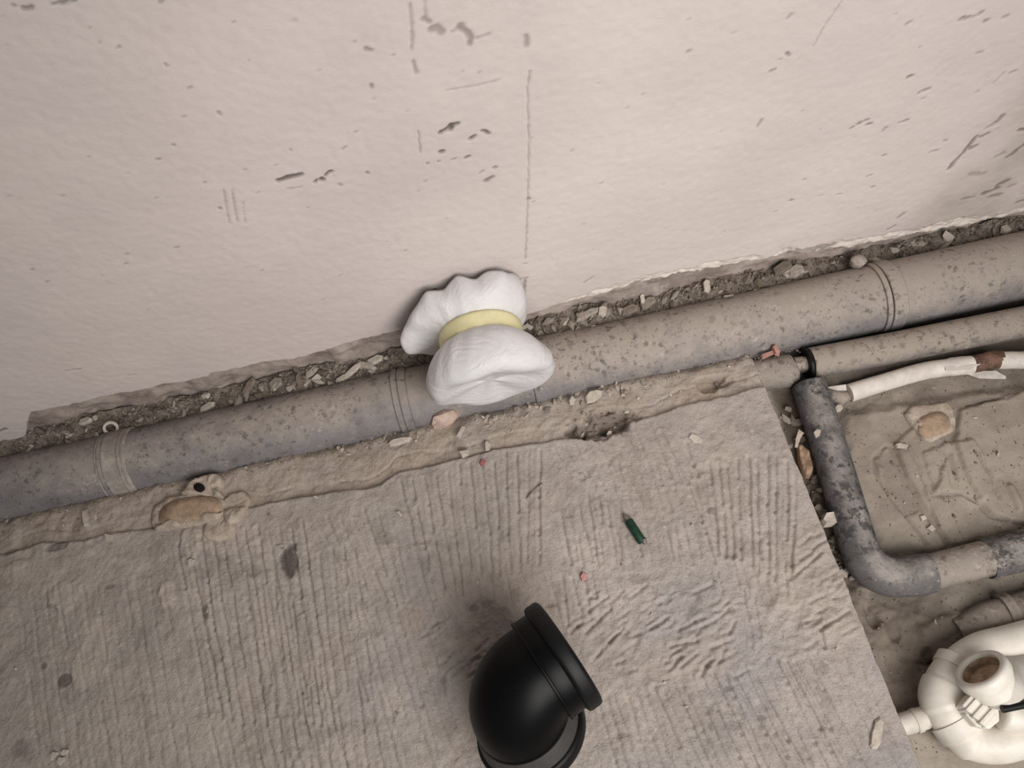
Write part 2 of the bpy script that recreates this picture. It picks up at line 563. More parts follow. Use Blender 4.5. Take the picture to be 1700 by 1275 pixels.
G = [([(462, 299), (480, 294), (500, 288)], 5, 1), ([(523, 302), (526, 299)], 4, 1), ([(533, 298), (535, 296)], 6, 1), ([(540, 291), (544, 286), (549, 284)], 4, 1),
     ([(731, 219), (746, 211), (750, 206), (760, 205)], 6, 1), ([(747, 214), (753, 208)], 4, 1), ([(800, 217), (805, 218), (811, 222)], 4, 1), ([(781, 230), (787, 226)], 4, 1),
     ([(731, 252), (735, 251)], 4, 1), ([(773, 262), (779, 260)], 3, 1), ([(709, 270), (709, 271)], 3, .8), ([(728, 268), (729, 268)], 3, .8), ([(750, 265), (756, 263)], 2, .7),
     ([(807, 301), (818, 294)], 5, .75), ([(796, 288), (802, 284)], 3, .5), ([(820, 279), (823, 278)], 3, .8), ([(704, 30), (711, 35)], 5, .6), ([(716, 47), (724, 45), (734, 51)], 7, .55),
     ([(764, 44), (775, 52), (782, 62), (780, 72)], 7, .6), ([(750, 51), (760, 48)], 3, .4), ([(792, 62), (812, 56)], 3, .4), ([(608, 79), (616, 81)], 4, .6), ([(616, 139), (617, 144)], 3, .6),
     ([(40, 14), (52, 12)], 4, .7), ([(86, 7), (104, 4), (124, 1)], 3, .75), ([(20, 9), (26, 9)], 3, .6), ([(274, 105), (277, 108)], 3, .5), ([(195, 79), (199, 77)], 3, .5), ([(260, 266), (265, 266)], 3, .7), ([(287, 242), (290, 242)], 3, .6),
     ([(365, 346), (366, 347)], 3, .8), ([(362, 185), (366, 189)], 3, .5), ([(481, 247), (483, 249)], 3, .5),
     ([(371, 315), (376, 345), (381, 370)], 2.5, .35), ([(385, 315), (389, 340), (394, 368)], 2.5, .35), ([(403, 335), (407, 368)], 2, .25),
     ([(694, 216), (696, 235), (698, 252)], 2, .45), ([(568, 246), (574, 241)], 3, .5), ([(563, 306), (566, 308)], 3, .5), ([(609, 285), (611, 288)], 3, .6), ([(476, 313), (500, 310)], 2, .4),
     ([(680, 5), (683, 30), (684, 60), (682, 80)], 3, .4), ([(686, 100), (690, 118)], 4, .45), ([(705, 0), (706, 25)], 3, .3), ([(740, 148), (790, 141), (830, 132)], 2, .3),
     ([(874, 60), (875, 75)], 5, .5), ([(880, 118), (876, 145), (877, 190), (878, 240), (877, 290), (876, 340), (874, 390), (872, 430)], 2.0, .42), ([(872, 462), (870, 480), (868, 500)], 4, .6), ([(878, 330), (876, 332)], 4, .8),
     ([(862, 464), (875, 461)], 3, .5), ([(868, 438), (874, 437)], 3, .5), ([(705, 486), (722, 481)], 5, .9), ([(-4, 720), (10, 714)], 4, .9), ([(110, 617), (134, 613)], 3, .5), ([(212, 624), (226, 623)], 3, .4), ([(665, 549), (690, 541)], 4, .6),
     ([(1594, 33), (1599, 31)], 4, .7), ([(1604, 32), (1609, 29)], 4, .6), ([(1616, 29), (1621, 27)], 4, .5), ([(1627, 24), (1632, 21)], 4, .6), ([(1636, 36), (1642, 34)], 3.5, .7), ([(1666, 30), (1673, 28)], 4, .5), ([(1505, 39), (1511, 36)], 4, .5),
     ([(1622, 88), (1630, 87)], 3, .4), ([(1679, 122), (1687, 119)], 4, .5), ([(1508, 127), (1514, 125)], 4.5, .9), ([(1526, 154), (1530, 152)], 4, .6), ([(1536, 150), (1542, 148)], 4, .7), ([(1531, 164), (1535, 162)], 4, .5),
     ([(1412, 212), (1416, 210)], 4, .8), ([(1425, 205), (1429, 203)], 4, .8), ([(1437, 199), (1441, 198)], 4, .8), ([(1440, 206), (1445, 205)], 4, .8), ([(1492, 203), (1500, 201), (1506, 199)], 3.5, .75), ([(1464, 218), (1470, 212)], 4, .5),
     ([(1575, 281), (1588, 266), (1600, 255), (1612, 240), (1622, 228)], 6, .75), ([(1580, 272), (1590, 266)], 5, .7), ([(1612, 247), (1620, 244)], 6, .7), ([(1630, 228), (1640, 223)], 7, .7), ([(1640, 212), (1650, 208)], 5, .6), ([(1650, 207), (1660, 200), (1664, 194)], 6, .65),
     ([(1672, 262), (1684, 255), (1692, 247), (1702, 240)], 6, .75), ([(1693, 217), (1706, 216)], 6, .8), ([(1632, 323), (1644, 319), (1656, 314)], 8, .75), ([(1658, 308), (1666, 304), (1672, 301)], 7, .75), ([(1644, 327), (1660, 324)], 7, .6), ([(1598, 331), (1616, 328)], 5, .6),
     ([(1612, 290), (1634, 289)], 8, .35), ([(1675, 311), (1686, 307)], 6, .4), ([(1654, 260), (1668, 254)], 7, .4), ([(1688, 337), (1700, 334)], 5, .7), ([(1475, 382), (1486, 376)], 5, .7), ([(1493, 362), (1500, 356)], 6, .5), ([(1440, 292), (1446, 290)], 3, .6), ([(1447, 310), (1450, 310)], 4, .7), ([(1568, 234), (1572, 234)], 3, .5), ([(1543, 254), (1548, 251)], 3, .6), ([(1551, 251), (1557, 250)], 3, .6), ([(1332, 297), (1336, 296)], 3, .6), ([(1390, 322), (1397, 321)], 3, .6), ([(1312, 331), (1315, 331)], 4, .8), ([(1466, 257), (1469, 257)], 3, .7),
     ([(1396, 0), (1384, 20), (1366, 45), (1350, 75)], 2, .35), ([(1307, 30), (1313, 24)], 4, .4), ([(1306, 88), (1309, 91)], 4, .7), ([(1278, 118), (1286, 115)], 4, .5), ([(1258, 208), (1264, 198)], 4, .45), ([(1293, 98), (1296, 97)], 3, .5), ([(1650, 140), (1668, 122)], 2.5, .35),
     ([(1310, 420), (1345, 416), (1382, 409)], 13, .65), ([(970, 470), (985, 460)], 4, .35), ([(1060, 470), (1075, 462)], 4, .45), ([(1220, 432), (1235, 428)], 4, .4)]
for k, (pts, w, mv) in enumerate(G):
    wstroke(pts, w, .0028 * mv, mv * .95, k)
rr = random.Random(3)
for k in range(90):
    px, py = rr.uniform(0, 1700), rr.uniform(0, 520)
    if py > 680 - .22 * px: continue
    l = rr.uniform(1, 6)
    wstroke([(px, py), (px + l, py - l * .4)], rr.uniform(1.6, 3.0), .0007, rr.uniform(.15, .45), k)
# stained, scraped zone at the lower right; crumbly bare plaster along the broken lower edge
pc = [(atw(*p).x, atw(*p).z) for p in ((1450, 430), (1535, 330), (1610, 230), (1690, 130), (1780, 30))]
stain = sst(.02, -.06, (X - np.interp(Z, [p[1] for p in pc], [p[0] for p in pc])) * -1) * .5
stain = np.clip(stain * (.8 + .5 * fbm(X, Z, .05, 21, 3)), 0, .9)
dz = Z - edge[None, :]
crumbw = np.interp(xs, [atw(880, 500).x, atw(960, 480).x, atw(1500, 390).x], [.004, .016, .024])[None, :]
crumb = sst(1.25, .7, dz / (crumbw * (1 + .55 * fbm(X, Z, .03, 31, 3))))
rightside = sst(atw(870, 500).x, atw(960, 500).x, X)
Hh += crumb * rightside * (-.003 + .0028 * fbm(X, Z * 1.6, .016, 33, 4))
# rounded lower lip
Yw = -Hh + .016 * sst(.007, 0, dz) ** 2
P = np.stack([X, Yw, Z], -1)
bot = P[:1].copy()
bot[..., 1] = .024
bot[..., 2] -= .001
P = np.concatenate([bot, P], 0)
cat = lambda a: np.concatenate([a[:1], a], 0)
wall = grid('wall_back', P, M['plaster'], dict(mark=cat(mark), stain=cat(stain), crumb=cat(crumb * rightside)))
tag(wall, 'dusty off-white plastered wall with gouges and a broken lower edge', kind='structure')
ORG[wall.name] = Vector((0, 0, 0))
# masonry behind the broken plaster edge
bx = np.arange(x0, x1, .004)
bz = np.arange(-.10, .14, .004)
BX, BZ = np.meshgrid(bx, bz)
BY = .013 + .007 * fbm(BX, BZ * 1.6, .045, 41, 5)
o = grid('exposed_masonry', np.stack([BX, BY, BZ], -1), M['masonry'], parent=wall)
o['label'] = 'brown bare masonry strip exposed under the broken plaster'
# wall carries on behind as a solid body
v = [(x0, .024, -.1), (x1, .024, -.1), (x1, .12, -.1), (x0, .12, -.1), (x0, .024, ztop), (x1, .024, ztop), (x1, .12, ztop), (x0, .12, ztop)]
mk('wall_core', v, [(0, 3, 2, 1), (4, 5, 6, 7), (0, 1, 5, 4), (1, 2, 6, 5), (2, 3, 7, 6), (3, 0, 4, 7)], M['masonry'], wall, smooth=False)

# ================================================================== FLOOR SLAB
PY, PZ, PR = -0.072, -0.020, 0.055          # main pipe axis and radius
e0, e1 = at(1270, 641), at(1526, 1268)


def edge_x(y):
    return e0.x + (y - e0.y) * (e1.x - e0.x) / (e1.y - e0.y)


ST = .0018
sy0, sy1 = min(at(-60, 1360).y, at(1760, 1360).y) - .02, PY - .01
sx0 = min(at(-110, 900).x, at(-110, 1300).x) - .02
ys = np.arange(sy0, sy1, ST)
ex = edge_x(ys) + .0016 * fbm(ys, ys * 0, .05, 51, 4)
ncx = int((ex.max() - sx0) / ST)
uu = np.linspace(0, 1, ncx)
X = sx0 + (ex[:, None] - sx0) * uu[None, :]
Y = np.repeat(ys[:, None], ncx, 1)
bpx = [(-200, 960), (0, 917), (150, 893), (259, 875), (400, 846), (470, 832), (532, 818), (600, 812), (632, 806), (665, 782), (759, 765), (841, 744), (938, 725),
       (991, 727), (1032, 706), (1076, 691), (1159, 668), (1226, 653), (1270, 640), (1400, 610)]
bw = [at(*p) for p in bpx]
byl = np.interp(X, [p.x for p in bw], [p.y for p in bw]) + .004 * fbm(X, Y, .05, 55, 4)
db = Y - byl                                    # > 0 : ledge between slab and pipe
led = sst(-.001, .003, db)
Hs = .0012 * fbm(X, Y, .12, 61, 3) + .0011 * fbm(X, Y, .022, 62, 4) + .0004 * fbm(X, Y, .006, 66, 2)
Hs += led * (-.0060 + .0022 * fbm(X, Y, .05, 63, 3) + .0016 * fbm(X, Y, .016, 65, 4))
Hs += .0014 * sst(.006, 0, np.abs(db + .003)) * (.3 + .8 * fbm(X, Y, .03, 64, 2)) * (1 - led)
# second small terrace line on the ledge and fall towards the pipe
tl = Y - (byl + .022 + .006 * fbm(X, Y * 0, .09, 68, 3))
Hs += sst(0, .0025, tl) * led * .0022
Hs -= .0022 * np.exp(-((db - .0015) / .0016) ** 2) * sst(-.2, .4, fbm(X, Y, .05, 69, 2))
Hs -= .0022 * np.exp(-(tl / .0014) ** 2) * led * sst(-.1, .4, fbm(X, Y, .07, 70, 2))
Hs -= sst(-.140, -.110, Y) * .014 + sst(-.118, -.095, Y) * .02
grey = sst(-.2, .7, fbm(X, Y, .2, 71, 3)) * .7 * sst(at(330, 1000).x, at(560, 1000).x, X) * sst(at(300, 780).y, at(300, 900).y, Y)
tan = np.clip(led * .55 * (1 + .5 * fbm(X, Y, .04, 77, 4)) + .25 * sst(.2, .7, fbm(X, Y, .1, 72, 3)), 0, 1)
light = .25 * sst(.45, .9, fbm(X, Y, .035, 73, 4))
dark = .18 * sst(.5, 1.0, fbm(X, Y, .03, 74, 4))


def window(pts, pad=.02):
    ya, yb = min(p[1] for p in pts) - pad, max(p[1] for p in pts) + pad
    r0, r1 = np.searchsorted(ys, [ya, yb])
    if r1 <= r0: return None
    w = (X[r0:r1, -1].mean() - sx0) / (ncx - 1)
    c0 = int(max(0, (min(p[0] for p in pts) - pad - .02 - sx0) / w))
    c1 = int(min(ncx, (max(p[0] for p in pts) + pad + .02 - sx0) / w))
    if c1 <= c0: return None
    return (slice(r0, r1), slice(c0, c1))


rg = random.Random(11)


def groove(pa, pb, depth=1.0, brk=.25):
    """one notched-trowel line, from a photo point to a photo point on the slab"""
    a, b = at(*pa), at(*pb)
    L = (b - a).length
    n = max(3, int(L / .014))
    perp = Vector((-(b - a).y, (b - a).x, 0)).normalized()
    pts = []
    off = 0
    for i in range(n + 1):
        off = off * .7 + rg.uniform(-1, 1) * .0011
        p = a.lerp(b, i / n) + perp * off
        pts.append((p.x, p.y))
    # broken into dashes
    i = 0
    while i < n:
        ln = rg.randint(2, 7)
        q = pts[i:min(n, i + ln) + 1]
        i += ln + (1 if rg.random() < brk else 0)
        if len(q) < 2: continue
        sl = window(q, .012)
        if sl is None: continue
        d = seg_dist(X[sl], Y[sl], q)
        dp = depth * rg.uniform(.5, 1.15)
        w_ = .0021 * rg.uniform(.75, 1.25)
        Hs[sl] -= (.0024 * dp * np.exp(-(d / w_) ** 2) - .0009 * dp * np.exp(-((d - .0048) / .003) ** 2)) * (1 - led[sl])


def patch(A0, A1, B0, B1, n, depth=1.0, brk=.25, jit=4):
    for i in range(n):
        t = (i + .5) / n
        pa = (A0[0] + (A1[0] - A0[0]) * t + rg.uniform(-2, 2), A0[1] + (A1[1] - A0[1]) * t + rg.uniform(-jit, jit) * 2)
        pb = (B0[0] + (B1[0] - B0[0]) * t + rg.uniform(-3, 3), B0[1] + (B1[1] - B0[1]) * t + rg.uniform(-jit, jit) * 3)
        groove(pa, pb, depth, brk)


patch((655, 800), (905, 742), (700, 1000), (900, 930), 13)
patch((515, 868), (655, 845), (590, 1012), (690, 1000), 7, .75)
patch((285, 905), (510, 868), (340, 1205), (560, 1190), 12, 1.0)
patch((400, 950), (600, 905), (445, 1285), (640, 1285), 10, .7)
patch((20, 985), (280, 950), (60, 1290), (330, 1290), 12, .45, .5)
patch((560, 1015), (700, 1010), (630, 1290), (790, 1290), 8, .6)
patch((340, 1200), (560, 1190), (360, 1290), (590, 1290), 10, .7)
patch((700, 1000), (850, 930), (720, 1060), (860, 1000), 6, .5)
patch((912, 745), (1060, 705), (935, 790), (1090, 775), 9, .6, .4)
patch((920, 850), (1015, 830), (940, 935), (1030, 930), 6, .85)
patch((905, 965), (1010, 950), (920, 1030), (1025, 1025), 6, .9)
for (y0_, y1_) in ((775, 800), (815, 850), (880, 930)):
    patch((950, y0_ + 8), (1160, y0_ - 8), (962, y1_ + 6), (1172, y1_ - 6), 13, .75, .1)
for (a, b) in (((1076, 700), (1120, 803)), ((1097, 716), (1143, 803)), ((1138, 735), (1160, 790)), ((1144, 812), (1170, 885)), ((1170, 885), (1200, 985)), ((1120, 890), (1128, 930)),
               ((1130, 735), (1150, 775)), ((1218, 705), (1224, 715)), ((1250, 718), (1262, 742))):
    groove(a, b, 1.25, .1)
patch((1168, 770), (1330, 760), (1186, 925), (1322, 965), 10, 1.1, .2)
patch((1200, 920), (1320, 900), (1230, 1000), (1330, 1000), 7, .7, .3)
patch((1225, 985), (1260, 985), (1245, 1060), (1262, 1060), 2, 1.0)
patch((1140, 1130), (1345, 1088), (1215, 1290), (1450, 1290), 12, 1.2, .12)
patch((1060, 1150), (1140, 1130), (1112, 1290), (1215, 1290), 5, 1.0)
patch((985, 1165), (1060, 1150), (1015, 1290), (1112, 1290), 5, .8)
patch((1345, 1090), (1420, 1075), (1450, 1290), (1520, 1290), 4, .6, .5)
for (a, b) in (((973, 1050), (1011, 1010)), ((1011, 1066), (1034, 1042)), ((1050, 1057), (1102, 1034)), ((1066, 1015), (1096, 995)), ((1112, 1073), (1157, 1063)), ((1131, 1108), (1157, 1086)),
               ((1105, 1099), (1131, 1086)), ((1192, 1100), (1202, 1075)), ((1180, 1075), (1215, 1060)), ((1125, 1045), (1165, 1023)), ((1319, 955), (1363, 917)), ((1165, 1120), (1178, 1098)),
               ((1210, 1055), (1222, 1032)), ((1362, 1045), (1370, 1075)), ((1362, 1045), (1408, 1015)), ((947, 1048), (965, 1035))):
    groove(a, b, 1.3, .05)
for k in range(95):
    zone = rg.choice([(960, 1225, 985, 1130), (960, 1225, 985, 1130), (1312, 1400, 880, 1085), (690, 860, 1010, 1130)])
    px, py = rg.uniform(zone[0], zone[1]), rg.uniform(zone[2], zone[3])
    l = rg.uniform(10, 32)
    sl_ = rg.uniform(.35, 1.0)
    groove((px, py), (px + l, py - l * sl_), rg.uniform(.6, 1.0), 0)
# rough worked zone between the trowel passes
rz = np.zeros_like(X)
for (cx, cy, r_) in ((1090, 1060, .13), (1360, 980, .08), (790, 1060, .09), (1290, 1040, .07)):
    p = at(cx, cy)
    rz = np.maximum(rz, sst(r_, r_ * .4, np.hypot(X - p.x, Y - p.y)))
Hs += rz * .0014 * fbm(X * 1.6 + Y, Y * 1.6 - X, .022, 81, 3)


def blob(px, py, rx, ry, field, val, h=0.0, rag=.5, seed=0, soft=.25):
    p = at(px, py)
    R_ = max(rx, ry) / 1150 * 1.9 + .01
    sl = window([(p.x - R_, p.y - R_), (p.x + R_, p.y + R_)], .0)
    if sl is None: return
    d = np.hypot((X[sl] - p.x) / (rx / 1150), (Y[sl] - p.y) / (ry / 1150)) + rag * fbm(X[sl], Y[sl], .018, 90 + seed, 4) * .7
    k = sst(1 + soft, 1 - soft, d)
    if field is not None:
        field[sl] = np.maximum(field[sl], k * val)
    Hs[sl] += h * k * (1 + (.7 * fbm(X[sl], Y[sl], .014, 190 + seed, 3) if abs(h) > .004 else 0))


blob(150, 1085, 34, 50, light, .62, .0012, .6, 1)
blob(140, 1120, 24, 22, light, .6, .001, .6, 2)
blob(278, 985, 14, 32, light, .75, .003, .6, 3)
blob(320, 895, 20, 28, light, .6, .003, .6, 4)
blob(380, 885, 48, 26, light, .55, .002, .7, 5)
blob(345, 1215, 42, 22, light, .35, .0012, .6, 6)
blob(110, 985, 24, 26, light, .5, .002, .8, 7)
blob(28, 938, 16, 8, light, .5, .002, .6, 8)
blob(10, 1018, 20, 8, light, .5, .001, .6, 9)
blob(484, 932, 14, 26, dark, .85, -.002, .6, 10)
blob(340, 1015, 7, 12, dark, .6, -.0012, .6, 11)
blob(106, 1131, 13, 12, dark, .7, -.0012, .2, 12, .15)
blob(30, 1240, 13, 13, dark, .35, -.0008, .3, 13)
blob(95, 907, 18, 7, dark, .6, -.002, .5, 14)
blob(15, 915, 14, 6, dark, .45, -.002, .5, 15)
blob(72, 1105, 5, 5, dark, .6, -.001, .3, 16)
blob(640, 895, 14, 9, dark, .3, 0, .6, 17)
blob(810, 1002, 10, 8, dark, .4, 0, .6, 18)
blob(420, 948, 10, 8, dark, .4, -.001, .6, 19)
blob(1000, 703, 52, 24, dark, .55, -.012, .5, 20)
blob(985, 720, 40, 12, dark, .4, -.006, .5, 21)
blob(1188, 632, 34, 14, tan, 1, -.008, .4, 22)
blob(1185, 630, 30, 11, dark, .35, -.002, .4, 23)
blob(985, 755, 26, 12, light, .25, .001, .8, 24)
blob(860, 1035, 30, 14, grey, .9, 0, .6, 25)
blob(680, 1025, 22, 28, tan, .5, .0004, .7, 26)
blob(1060, 960, 16, 8, dark, .22, -.0006, .7, 27)
blob(1272, 985, 14, 16, dark, .22, -.0008, .7, 28)
blob(1390, 1050, 20, 16, light, .3, .001, .7, 29)
for k in range(60):
    blob(rg.uniform(0, 1400), rg.uniform(840, 1275), rg.uniform(3, 10), rg.uniform(3, 9), rg.choice([light, light, dark]), rg.uniform(.25, .5), rg.choice([.0008, -.0008]), .6, 30 + k)
# sharp right-hand edge, lightly chamfered, then a vertical face
uedge = (ex[:, None] - X)
Hs -= .0025 * sst(.006, 0, uedge)
light = np.maximum(light, .3 * sst(.006, .001, uedge))
Pf = np.stack([X, Y, Hs], -1)
sk = []
for k, zz in enumerate((-.008, -.02, -.035, -.05, -.085)):
    c = Pf[:, -1:].copy()
    c[..., 0] += .0012 * fbm(ys, ys * 0 + zz * 3, .02, 95 + k, 3)[:, None] - .001 * k
    c[..., 2] = zz
    sk.append(c)
Pf = np.concatenate([Pf] + sk, 1)
ext = lambda a, v_=None: np.concatenate([a] + [a[:, -1:] * 0 + (v_ if v_ is not None else 0)] * 5, 1)
floor = grid('floor', Pf, M['screed'], dict(grey=ext(grey), tan=ext(tan, .6), light=ext(light), dark=ext(dark, .15)))
tag(floor, 'dusty beige screed slab with trowelled grooves beside the pipe trench', kind='structure')


def slab_z(x, y):
    i = int(np.clip(np.searchsorted(ys, y), 0, len(ys) - 1))
    j = int(np.clip(round((x - sx0) / (ex[i] - sx0) * (ncx - 1)), 0, ncx - 1))
    return float(Hs[i, j])


# ================================================================== TRENCH GROUND (right of the slab)
GZ = -.052
SG = .0024
gx0, gx1 = edge_x(0) - .03, atw(1860, 300).x + .02
gxs = np.arange(gx0 - .02, max(gx1, at(1800, 1275).x), SG)
gys = np.arange(sy0, .016, SG)
X2, Y2 = np.meshgrid(gxs, gys)
Hg = GZ + .004 * fbm(X2, Y2, .12, 101, 3) + .0016 * fbm(X2, Y2, .03, 102, 4)
gl = .3 * sst(.1, .8, fbm(X2, Y2, .07, 103, 3))
gd = .25 * sst(.2, .9, fbm(X2, Y2, .05, 104, 4))


def gstroke(pts, w, h, fd=None, val=0, seed=0):
    q = [(at(px, py, GZ).x, at(px, py, GZ).y) for px, py in pts]
    d = seg_dist(X2, Y2, q) / (w / 1150 * .5 * (1 + .5 * vn(X2, Y2, .015, seed)))
    k = sst(1.5, .4, d)
    Hg[:] += h * k
    if fd is not None: fd[:] = np.maximum(fd, k * val)


def gpoly(pts, h, soft, fd=None, val=0, seed=0):
    q = [(at(px, py, GZ).x, at(px, py, GZ).y) for px, py in pts]
    n = len(q)
    ins = np.zeros(X2.shape, bool)
    for i in range(n):
        (xa, ya), (xb, yb) = q[i], q[(i + 1) % n]
        c = ((ya > Y2) != (yb > Y2)) & (X2 < (xb - xa) * (Y2 - ya) / (yb - ya + 1e-9) + xa)
        ins ^= c
    d = seg_dist(X2, Y2, q + [q[0]]) * np.where(ins, 1, -1) + .004 * fbm(X2, Y2, .02, seed, 3)
    k = sst(-soft, soft, d)
    Hg[:] += h * k
    if fd is not None: fd[:] = np.maximum(fd, k * val)


# smooth mortar fill between the white pipe and the bent pipe
gpoly([(1400, 690), (1720, 640), (1760, 880), (1560, 915), (1460, 905), (1400, 800)], .010, .01, gl, .25, 1)
gpoly([(1585, 690), (1640, 670), (1760, 640), (1760, 880), (1680, 870), (1640, 855), (1600, 810), (1580, 740)], .007, .0025, gl, .75, 2)
gpoly([(1565, 742), (1605, 735), (1640, 810), (1620, 845), (1585, 830), (1548, 820)], .005, .002, gl, .7, 3)
gpoly([(1530, 760), (1560, 745), (1572, 820), (1545, 830)], .004, .002, gl, .6, 4)
gpoly([(1450, 760), (1480, 748), (1500, 790), (1520, 850), (1500, 860), (1465, 815)], -.003, .002, gd, .25, 5)
gstroke([(1500, 745), (1465, 747), (1447, 765), (1450, 790), (1475, 830), (1505, 865), (1525, 890), (1535, 905)], 6, -.004, gd, 0.33, 6)
gstroke([(1480, 750), (1500, 795), (1525, 840), (1555, 880), (1570, 902)], 10, -.004, gd, 0.30, 7)
gstroke([(1505, 748), (1525, 790), (1540, 835), (1560, 880)], 5, .004, gl, .4, 8)
gstroke([(1545, 828), (1570, 825), (1590, 825), (1620, 842), (1640, 862), (1690, 872), (1740, 868)], 4, -.004, gd, 0.42, 9)
gstroke([(1610, 760), (1635, 800), (1650, 830)], 7, -.003, gd, 0.24, 10)
gstroke([(1570, 760), (1580, 800)], 7, -.003, gd, 0.24, 11)
gstroke([(1600, 680), (1640, 670), (1665, 668), (1720, 640)], 4, -.003, gd, 0.36, 12)
gstroke([(1490, 740), (1520, 712)], 7, .004, gl, .4, 13)
gstroke([(1670, 815), (1685, 850)], 12, .006, gl, .3, 14)
# rough bottom under the bent pipe
gpoly([(1380, 985), (1560, 985), (1600, 1060), (1560, 1180), (1500, 1200), (1420, 1060)], 0, .01, gd, .45, 15)
rough = sst(.16, .06, np.hypot(X2 - at(1480, 1080, GZ).x, (Y2 - at(1480, 1080, GZ).y)))
Hg += rough * .005 * fbm(X2, Y2, .028, 110, 4)
gpoly([(1520, 1040), (1570, 1020), (1660, 1010), (1640, 1060), (1590, 1080), (1540, 1100)], .008, .006, gl, .3, 16)
gstroke([(1440, 1010), (1450, 1035)], 14, -.008, gd, 0.48, 17)
gstroke([(1480, 1035), (1490, 1055)], 18, -.008, gd, 0.48, 18)
gstroke([(1540, 1085), (1552, 1100)], 14, -.008, gd, 0.42, 19)
gstroke([(1500, 1095), (1540, 1105), (1560, 1100)], 5, -.004, gd, 0.36, 20)
gpoly([(1490, 1200), (1760, 1130), (1760, 1340), (1540, 1340)], .004, .012, gl, .55, 21)
# deeper, dark run beside the slab and under the pipes
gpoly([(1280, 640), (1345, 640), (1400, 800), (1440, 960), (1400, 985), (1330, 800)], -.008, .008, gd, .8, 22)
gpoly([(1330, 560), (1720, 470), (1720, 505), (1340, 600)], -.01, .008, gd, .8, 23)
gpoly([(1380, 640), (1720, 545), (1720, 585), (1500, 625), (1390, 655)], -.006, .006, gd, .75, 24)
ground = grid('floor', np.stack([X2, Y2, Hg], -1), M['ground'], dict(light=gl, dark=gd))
tag(ground, 'lower rough mortar bed of the trench right of the slab', kind='structure')


def ground_z(x, y):
    i = int(np.clip((y - gys[0]) / SG, 0, len(gys) - 1))
    j = int(np.clip((x - gxs[0]) / SG, 0, len(gxs) - 1))
    return float(Hg[i, j])


# ================================================================== RUBBLE BED BEHIND THE PIPE
rx = np.arange(x0 + .01, x1 - .01, .004)
ry = np.arange(PY, .013, .003)
RX, RY = np.meshgrid(rx, ry)
RZ = .006 + .005 * fbm(RX, RY, .06, 121, 3) + .0035 * fbm(RX, RY, .012, 122, 3) + .006 * sst(-.03, .012, RY)
RZ -= .016 * sst(atw(1250, 400).x, atw(1450, 400).x, RX)
bed = grid('rubble_bed', np.stack([RX, RY, RZ], -1), M['bed'])
tag(bed, 'brown dust and fine rubble filling the gap between wall and main pipe', 'rubble', kind='stuff')


def bed_z(x, y):
    i = int(np.clip((y - ry[0]) / .003, 0, len(ry) - 1))
    j = int(np.clip((x - rx[0]) / .004, 0, len(rx) - 1))
    return float(RZ[i, j])


# ================================================================== MAIN DRAIN PIPE
def pipe_x(px):
    """where the pipe's axis passes under a photo column"""
    lo, hi = 400.0, 900.0
    py = 617 - .222 * (px - 900)
    for _ in range(30):
        p = at(px, py, PZ)
        # move along the column until y matches
        p2 = at(px, py + 1, PZ)
        py += (PY - p.y) / (p2.y - p.y)
    return at(px, py, PZ).x


def xp(px, r):
    return Vector((pipe_x(px), PY, PZ))


dp = thing('drain_pipe', (0, PY, PZ - PR), 'thick dusty grey plastic drain pipe lying along the foot of the wall', 'pipe')
AX = Vector((1, 0, 0))


def sect(name, pa, pb, r, mat=None, lab=None, n=40):
    a, b = (pa if isinstance(pa, float) else pipe_x(pa)), (pb if isinstance(pb, float) else pipe_x(pb))
    pr = [(r - .004, a), (r - .001, a), (r, a + .001)] + [(r, a + (b - a) * k / n) for k in range(1, n)] + [(r, b - .001), (r - .001, b), (r - .004, b)]
    v, f = lathe((0, PY, PZ), AX, pr, 72)
    o = mk(name, v, f, mat or M['pvc'], dp, True, 40)
    if lab: o['label'] = lab
    return o


sect('pipe_section', x0 + .012, 190, .0545)
sect('coupling', 188, 236, .0572, M['collar'], 'pale mortar-smeared coupling ring')
sect('coupling_rib', 192, 200, .0582)
sect('coupling_rib', 224, 231, .0580, M['collar'])
sect('pipe_section', 235, 664, .0548)
sect('fitting_collar', 662, 672, .0575)
sect('fitting_collar', 672, 686, .0563)
sect('tee_fitting', 685, 884, .0535)
sect('socket', 880, 962, .0572)
sect('pipe_section', 961, 1446, .0548)
sect('coupling', 1444, 1453, .0578)
sect('coupling', 1455, 1478, .0574)
sect('pipe_section', 1475, x1 - .012, .0545)
# the branch that rises from the tee and turns to face the room, under the bag
BX_ = at(800, 566, .125).x
BZ_ = .125
br = [Vector((BX_, PY, PZ + .02))] + [Vector((BX_, PY, z)) for z in (.03, .06, .07)]
BR_R = [.046] * 4
for k in range(1, 9):
    a = k / 8 * math.pi / 2
    br.append(Vector((BX_, PY - .032 * (1 - math.cos(a)), .085 + .036 * math.sin(a))))
br.append(Vector((BX_, PY - .036, BZ_ - .004)))
v, f = tube(br, BR_R + [.0455, .045, .0445, .044, .044, .044, .044, .044, .044], 40, True)
mk('branch', v, f, M['pvc'], dp)

